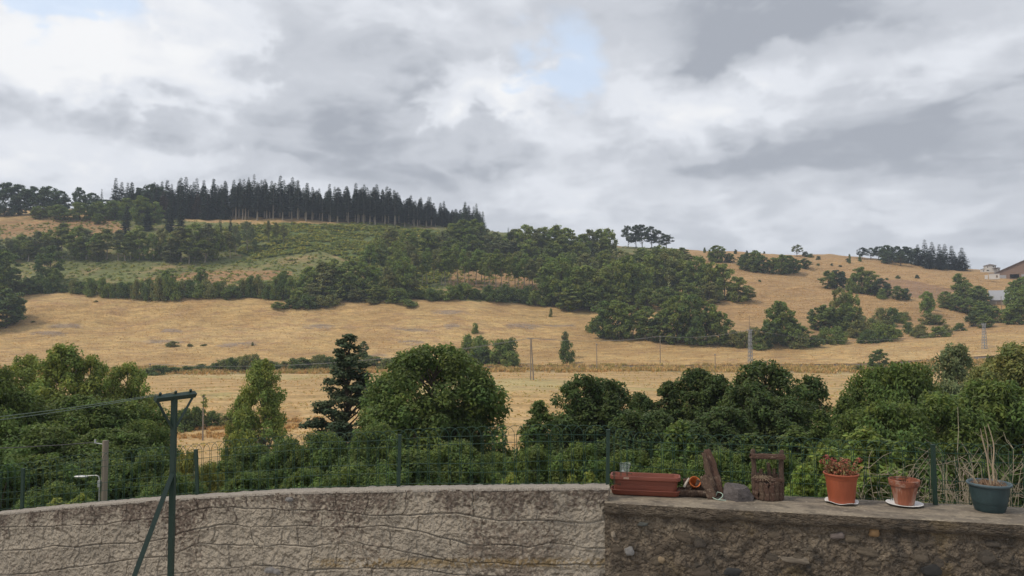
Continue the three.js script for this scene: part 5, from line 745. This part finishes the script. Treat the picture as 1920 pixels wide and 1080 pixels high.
    const e = part('bark_fragment', slab(.075, .12, .03, 4, .2), barkM, o); e.position.set(-.06, .055, -.02); e.rotation.z = .25; const e2 = part('bark_fragment', slab(.09, .1, .03, 7, .1), darkM, o); e2.position.set(.04, .06, -.03); e2.rotation.z = -.2;
  }
  { const p = onLedge(1341, 932), o = thing('bark_slab', 'tall split bark slab leaning back against the fence', 'bark', p, LTURN); const m = part('slab', slab(.15, .47, .035, 11, .5), redM, o); m.position.set(.02, 0, -.03); m.rotation.set(-.25, 0, .2); const k = part('splinter', slab(.07, .43, .025, 13, .4), barkM, o); k.position.set(-.01, .01, .0); k.rotation.set(-.2, .1, .23); }
  { const p = onLedge(1330, 934), o = thing('bark_piece', 'short ragged bark piece leaning on the tall slab', 'bark', p, LTURN); const m = part('slab', slab(.1, .235, .03, 17, .15), barkM, o); m.position.set(.03, 0, .04); m.rotation.set(-.3, .2, .34); }
  { const p = onLedge(1301, 929).add(V(0, .135, .03)), o = thing('small_pot', 'small bright orange flower pot tipped over in the hollow log', 'pot', p), m = part('pot_wall', lathe([[.001, -.09], [.036, -.09], [.05, .0], [.058, .002], [.059, .022], [.054, .024], [.05, .018], [.045, -.0], [.034, -.08], [.001, -.08]]), M([.52, .145, .035], .12, .6), o); m.rotation.set(.95, 0, -.12); }
  { const p = onLedge(1281, 930).add(V(0, .1, .04)), g = new GB(); g.tube([V(0, 0, 0), V(.02, .035, 0), V(.055, .085, -.01)], [.012, .012, .009], 7, null, true); const m = part('pale_stick', g.geo(), new THREE.MeshStandardMaterial({ map: speck([.45, .4, .34], .4), roughness: .9 }), scene); m.position.copy(p); tag(m, 'short pale stick resting beside the tipped orange pot', 'stick'); }
  { const p = onLedge(1348, 935), pts = []; for (let i = 0; i <= 30; i++) { const t = i / 30 * Math.PI * 1.9; pts.push(V(-.03 + Math.sin(t) * .055 + i * .0006, .006 + .055 * Math.max(0, Math.sin(t * .52)) * (i < 16 ? 1 : .4), .03 + Math.cos(t) * .045)); } pts.push(V(.05, .005, .09), V(-.02, .005, .07)); const g = new GB(); g.tube(new THREE.CatmullRomCurve3(pts).getPoints(80), .0034, 6); const m = part('string_loop', g.geo(), new THREE.MeshStandardMaterial({ color: lin(.42, .56, .47), roughness: .7 }), scene); m.position.copy(p); tag(m, 'pale green string loop lying in front of the bark slab', 'string'); }
  { // grey rock
    const p = onLedge(1384, 936), q = new THREE.IcosahedronGeometry(1, 14), P = q.attributes.position, pl = [[.1, 1, .12, .5], [-.75, .6, .5, .6], [.8, .55, .45, .62], [.35, .1, 1, .62], [.9, .6, -.3, .66], [-.55, .15, 1, .62], [0, .5, -1, .6], [-1, .1, -.1, .8], [1, -.1, .1, .85]].map((a) => { const l = Math.hypot(a[0], a[1], a[2]); return [a[0] / l, a[1] / l, a[2] / l, a[3]]; });
    for (let i = 0; i < P.count; i++) { let x = P.getX(i), y = P.getY(i), z = P.getZ(i), s = 1; for (const [a, b, c, d] of pl) { const k = a * x + b * y + c * z; if (k > 0) s = Math.min(s, d / k); } s = Math.min(s, 1.05) * (1 + noise3(x * 3, y * 3, z * 3) * .05 + noise3(x * 9, y * 9, z * 9) * .025); P.setXYZ(i, x * s * .175, Math.max(0, .045 + y * s * .175), z * s * .155); } q.computeVertexNormals();
    const m = part('rock', q, new THREE.MeshStandardMaterial({ map: speck([.1, .088, .086], .4), roughness: .95, bumpMap: soft, bumpScale: .006 }), scene); m.position.copy(p); m.rotation.y = LTURN; tag(m, 'angular grey-brown rock on the ledge beside the wooden well', 'rock');
  }
  { // miniature wooden well
    const p = onLedge(1440, 934), o = thing('wooden_well', 'miniature wishing well of weathered reddish wood and bark staves', 'ornament', p, LTURN), n = 18, R = .14;
    for (let k = 0; k < n; k++) { const a = k / n * 6.283, h = .17 + r() * .025, m = part('stave', slab(.052, h, .022, k * 3 + 1, .06), k % 3 ? redM : barkM, o); m.position.set(Math.cos(a) * R, 0, Math.sin(a) * R); m.rotation.y = -a + Math.PI / 2; }
    for (const s of [-1, 1]) { const m = part('post', slab(.05, .48, .034, 40 + s, .12), darkM, o); m.position.set(s * .125, .0, 0); m.rotation.z = s * -.02; }
    let m = part('crossbeam', (() => { const g = slab(.055, .335, .036, 47, .05); g.rotateZ(Math.PI / 2); g.translate(.167, 0, 0); return g; })(), redM, o); m.position.set(0, .415, .03); m.rotation.z = -.02;
    m = part('rim_board', (() => { const g = slab(.04, .29, .022, 52, .03); g.rotateZ(Math.PI / 2); g.translate(.145, 0, 0); return g; })(), redM, o); m.position.set(0, .2, .1);
    m = part('rim_board', (() => { const g = slab(.04, .29, .022, 55, .03); g.rotateZ(Math.PI / 2); g.translate(.145, 0, 0); return g; })(), darkM, o); m.position.set(0, .2, -.11);
    for (const [x, h] of [[-.05, .24], [.02, .3], [.07, .24]]) { const q = part('picket', slab(.04, h, .012, x * 90 + 60, .1), darkM, o); q.position.set(x, .03, -.1); }
    const g = new GB(); for (let i = 0; i < 60; i++) { const a = r() * 6.283, d = .05 * Math.sqrt(r()), b = r() * 6.283; g.tube([V(-.05 + Math.cos(a) * d, .19 + r() * .035, .05 + Math.sin(a) * d), V(-.05 + Math.cos(a) * d + Math.cos(b) * .03, .2 + r() * .035, .05 + Math.sin(a) * d + Math.sin(b) * .03), V(-.05 + Math.cos(a) * d + Math.cos(b) * .07, .185 + r() * .02, .05 + Math.sin(a) * d + Math.sin(b) * .06)], .0022, 4); } part('dry_fibre', g.geo(), new THREE.MeshStandardMaterial({ color: lin(.25, .19, .13), roughness: 1 }), o, 'stuff');
    m = part('filling', new THREE.CylinderGeometry(.125, .12, .15, 24), soil, o); m.position.y = .09;
  }
  const plate = (R, wave) => { const g = lathe([[.001, .006], [R * .62, .006], [R * .7, .009], [R * .98, .02], [R, .0225], [R * .985, .025], [R * .9, .0205], [R * .7, .0125], [R * .6, .01], [.001, .01]], 64), P = g.attributes.position; for (let i = 0; i < P.count; i++) { const x = P.getX(i), z = P.getZ(i), a = Math.atan2(z, x), q = Math.hypot(x, z) / R; P.setY(i, P.getY(i) + wave * Math.sin(a * 5 + .6) * sst(.7, 1, q)); } g.computeVertexNormals(); return g; };
  { // geranium-style plastic pot with red stonecrop
    const p = onLedge(1578, 943); tag(part('plate', plate(.152, .006), whiteM, scene), 'wavy-edged white plastic plate under the orange pot of red plants', 'plate').position.copy(p);
    const o = thing('flower_pot', 'tall orange plastic flower pot holding a reddish succulent', 'pot', p.clone().add(V(0, .011, 0)));
    part('pot_wall', lathe([[.001, 0], [.112, 0], [.118, .006], [.142, .225], [.146, .228], [.15, .25], [.158, .262], [.163, .268], [.163, .277], [.157, .281], [.15, .277], [.145, .262], [.138, .225], [.001, .222]], 56), orange, o);
    part('soil', new THREE.CylinderGeometry(.138, .13, .02, 32), soil, o).position.y = .235;
    const st = new GB(), lf = new GB(); for (let k = 0; k < 46; k++) { const a = r() * 6.283, d = .11 * Math.sqrt(r()), L = .06 + r() * .13, e = V(Math.cos(a) * d * 1.55 + (r() - .5) * .05, .24 + L, Math.sin(a) * d * 1.4); st.tube([V(Math.cos(a) * d, .235, Math.sin(a) * d), V(Math.cos(a) * d * 1.15, .235 + L * .5, Math.sin(a) * d * 1.15), e], [.004, .0035, .0025], 5); for (let i = 0; i < 26; i++) { const q = Math.pow(r(), .7), b = r() * 6.283, pp = [lerp(Math.cos(a) * d, e.x, q) + Math.cos(b) * .014, lerp(.235, e.y, q), lerp(Math.sin(a) * d, e.z, q) + Math.sin(b) * .014], red = r(); oneLeaf(lf, r, pp, [Math.cos(b), .4, Math.sin(b)], .026, .008, red < .45 ? [.30, .085, .045] : red < .75 ? [.27, .15, .06] : [.16, .14, .045]); } }
    for (const [x, y, z] of [[-.185, .39, .02], [-.14, .43, .0], [-.08, .41, .03], [.17, .405, .02], [.04, .4, .05]]) { st.tube([V(x * .5, .24, z), V(x, y, z)], [.004, .003], 5); for (let i = 0; i < 40; i++) { const d = rndDir(r); oneLeaf(lf, r, [x + d[0] * .026, y + d[1] * .02, z + d[2] * .026], d, .018, .006, [.26, .045, .04]); } }
    const plantG = part('stems', st.geo(), new THREE.MeshStandardMaterial({ color: lin(.25, .13, .07), roughness: .8 }), o, 'stuff'); part('leaves', lf.geo(), new THREE.MeshStandardMaterial({ vertexColors: true, roughness: .6, side: THREE.DoubleSide }), o, 'stuff');
  }
  { // clay pot
    const p = onLedge(1696, 947); tag(part('saucer', plate(.163, 0), whiteM, scene), 'round white saucer under the squat clay pot', 'plate').position.copy(p);
    const o = thing('flower_pot', 'squat weathered clay pot with bare soil and no plant', 'pot', p.clone().add(V(0, .011, 0)));
    part('pot_wall', lathe([[.001, 0], [.08, 0], [.084, .004], [.118, .172], [.126, .174], [.131, .18], [.139, .226], [.138, .234], [.132, .236], [.127, .232], [.115, .178], [.11, .165], [.001, .165]], 56), clay, o);
    const s = part('soil', new THREE.SphereGeometry(.112, 24, 10), soil, o); s.scale.y = .2; s.position.y = .168; const g = new GB(); for (let k = 0; k < 16; k++) { const a = r() * 6.283, d = .05 * r(); g.tube([V(Math.cos(a) * d, .185, Math.sin(a) * d), V(Math.cos(a) * d * 1.6, .2 + r() * .03, Math.sin(a) * d * 1.6)], [.01, .004], 5); } part('dead_roots', g.geo(), soil, o, 'stuff');
  }
  { // teal pot with a dried plant
    const p = onLedge(1856, 957), o = thing('flower_pot', 'dark teal plastic pot with raised bands and a dried-out plant', 'pot', p);
    part('pot_wall', lathe([[.001, .004], [.118, .0], [.124, .004], [.128, .028], [.132, .03], [.134, .05], [.138, .052], [.14, .078], [.145, .08], [.147, .1], [.149, .102], [.165, .225], [.158, .226], [.15, .2], [.001, .2]], 56), teal, o);
    part('rim', lathe([[.16, .222], [.172, .232], [.181, .236], [.186, .244], [.186, .254], [.18, .26], [.172, .256], [.164, .24], [.158, .22]], 56), M([.075, .115, .135], .25, .6), o);
    part('soil', new THREE.CylinderGeometry(.16, .155, .02, 32), soil, o).position.y = .205;
    const dry = new THREE.MeshStandardMaterial({ color: lin(.36, .29, .2), roughness: .95 }), g = new GB(), q = new GB();
    for (const [x0, c] of [[.02, [[.02, .3], [.03, .36], [-.02, .5], [-.06, .68], [-.09, .76]]], [.05, [[.07, .28], [.06, .36], [.0, .46], [-.01, .62], [-.05, .78]]], [.0, [[-.01, .34], [-.03, .5], [-.08, .7]]], [-.1, [[-.16, .31], [-.22, .37]]], [.04, [[.02, .4], [.04, .6], [.0, .8]]]]) g.tube(new THREE.CatmullRomCurve3([V(x0, .2, .03), ...c.map(([x, y]) => V(x, y, .02 + (r() - .5) * .05))]).getPoints(24), [...Array(25)].map((_, i) => lerp(.0085, .003, i / 24)), 6);
    for (let k = 0; k < 130; k++) { const a = r() * 6.283, d = .12 * Math.sqrt(r()), b = r() * 6.283, h = .03 + .09 * r() * (1 - d / .15); q.tube([V(Math.cos(a) * d, .212, Math.sin(a) * d), V(Math.cos(a) * d + Math.cos(b) * .03, .212 + h, Math.sin(a) * d + Math.sin(b) * .03), V(Math.cos(a) * d + Math.cos(b) * .07, .214 + h * .5, Math.sin(a) * d + Math.sin(b) * .07)], .002, 4); }
    part('dry_stem', g.geo(), dry, o, 'stuff'); part('dry_litter', q.geo(), new THREE.MeshStandardMaterial({ color: lin(.26, .17, .11), roughness: 1 }), o, 'stuff');
  }
}
renderer.render(scene, camera);
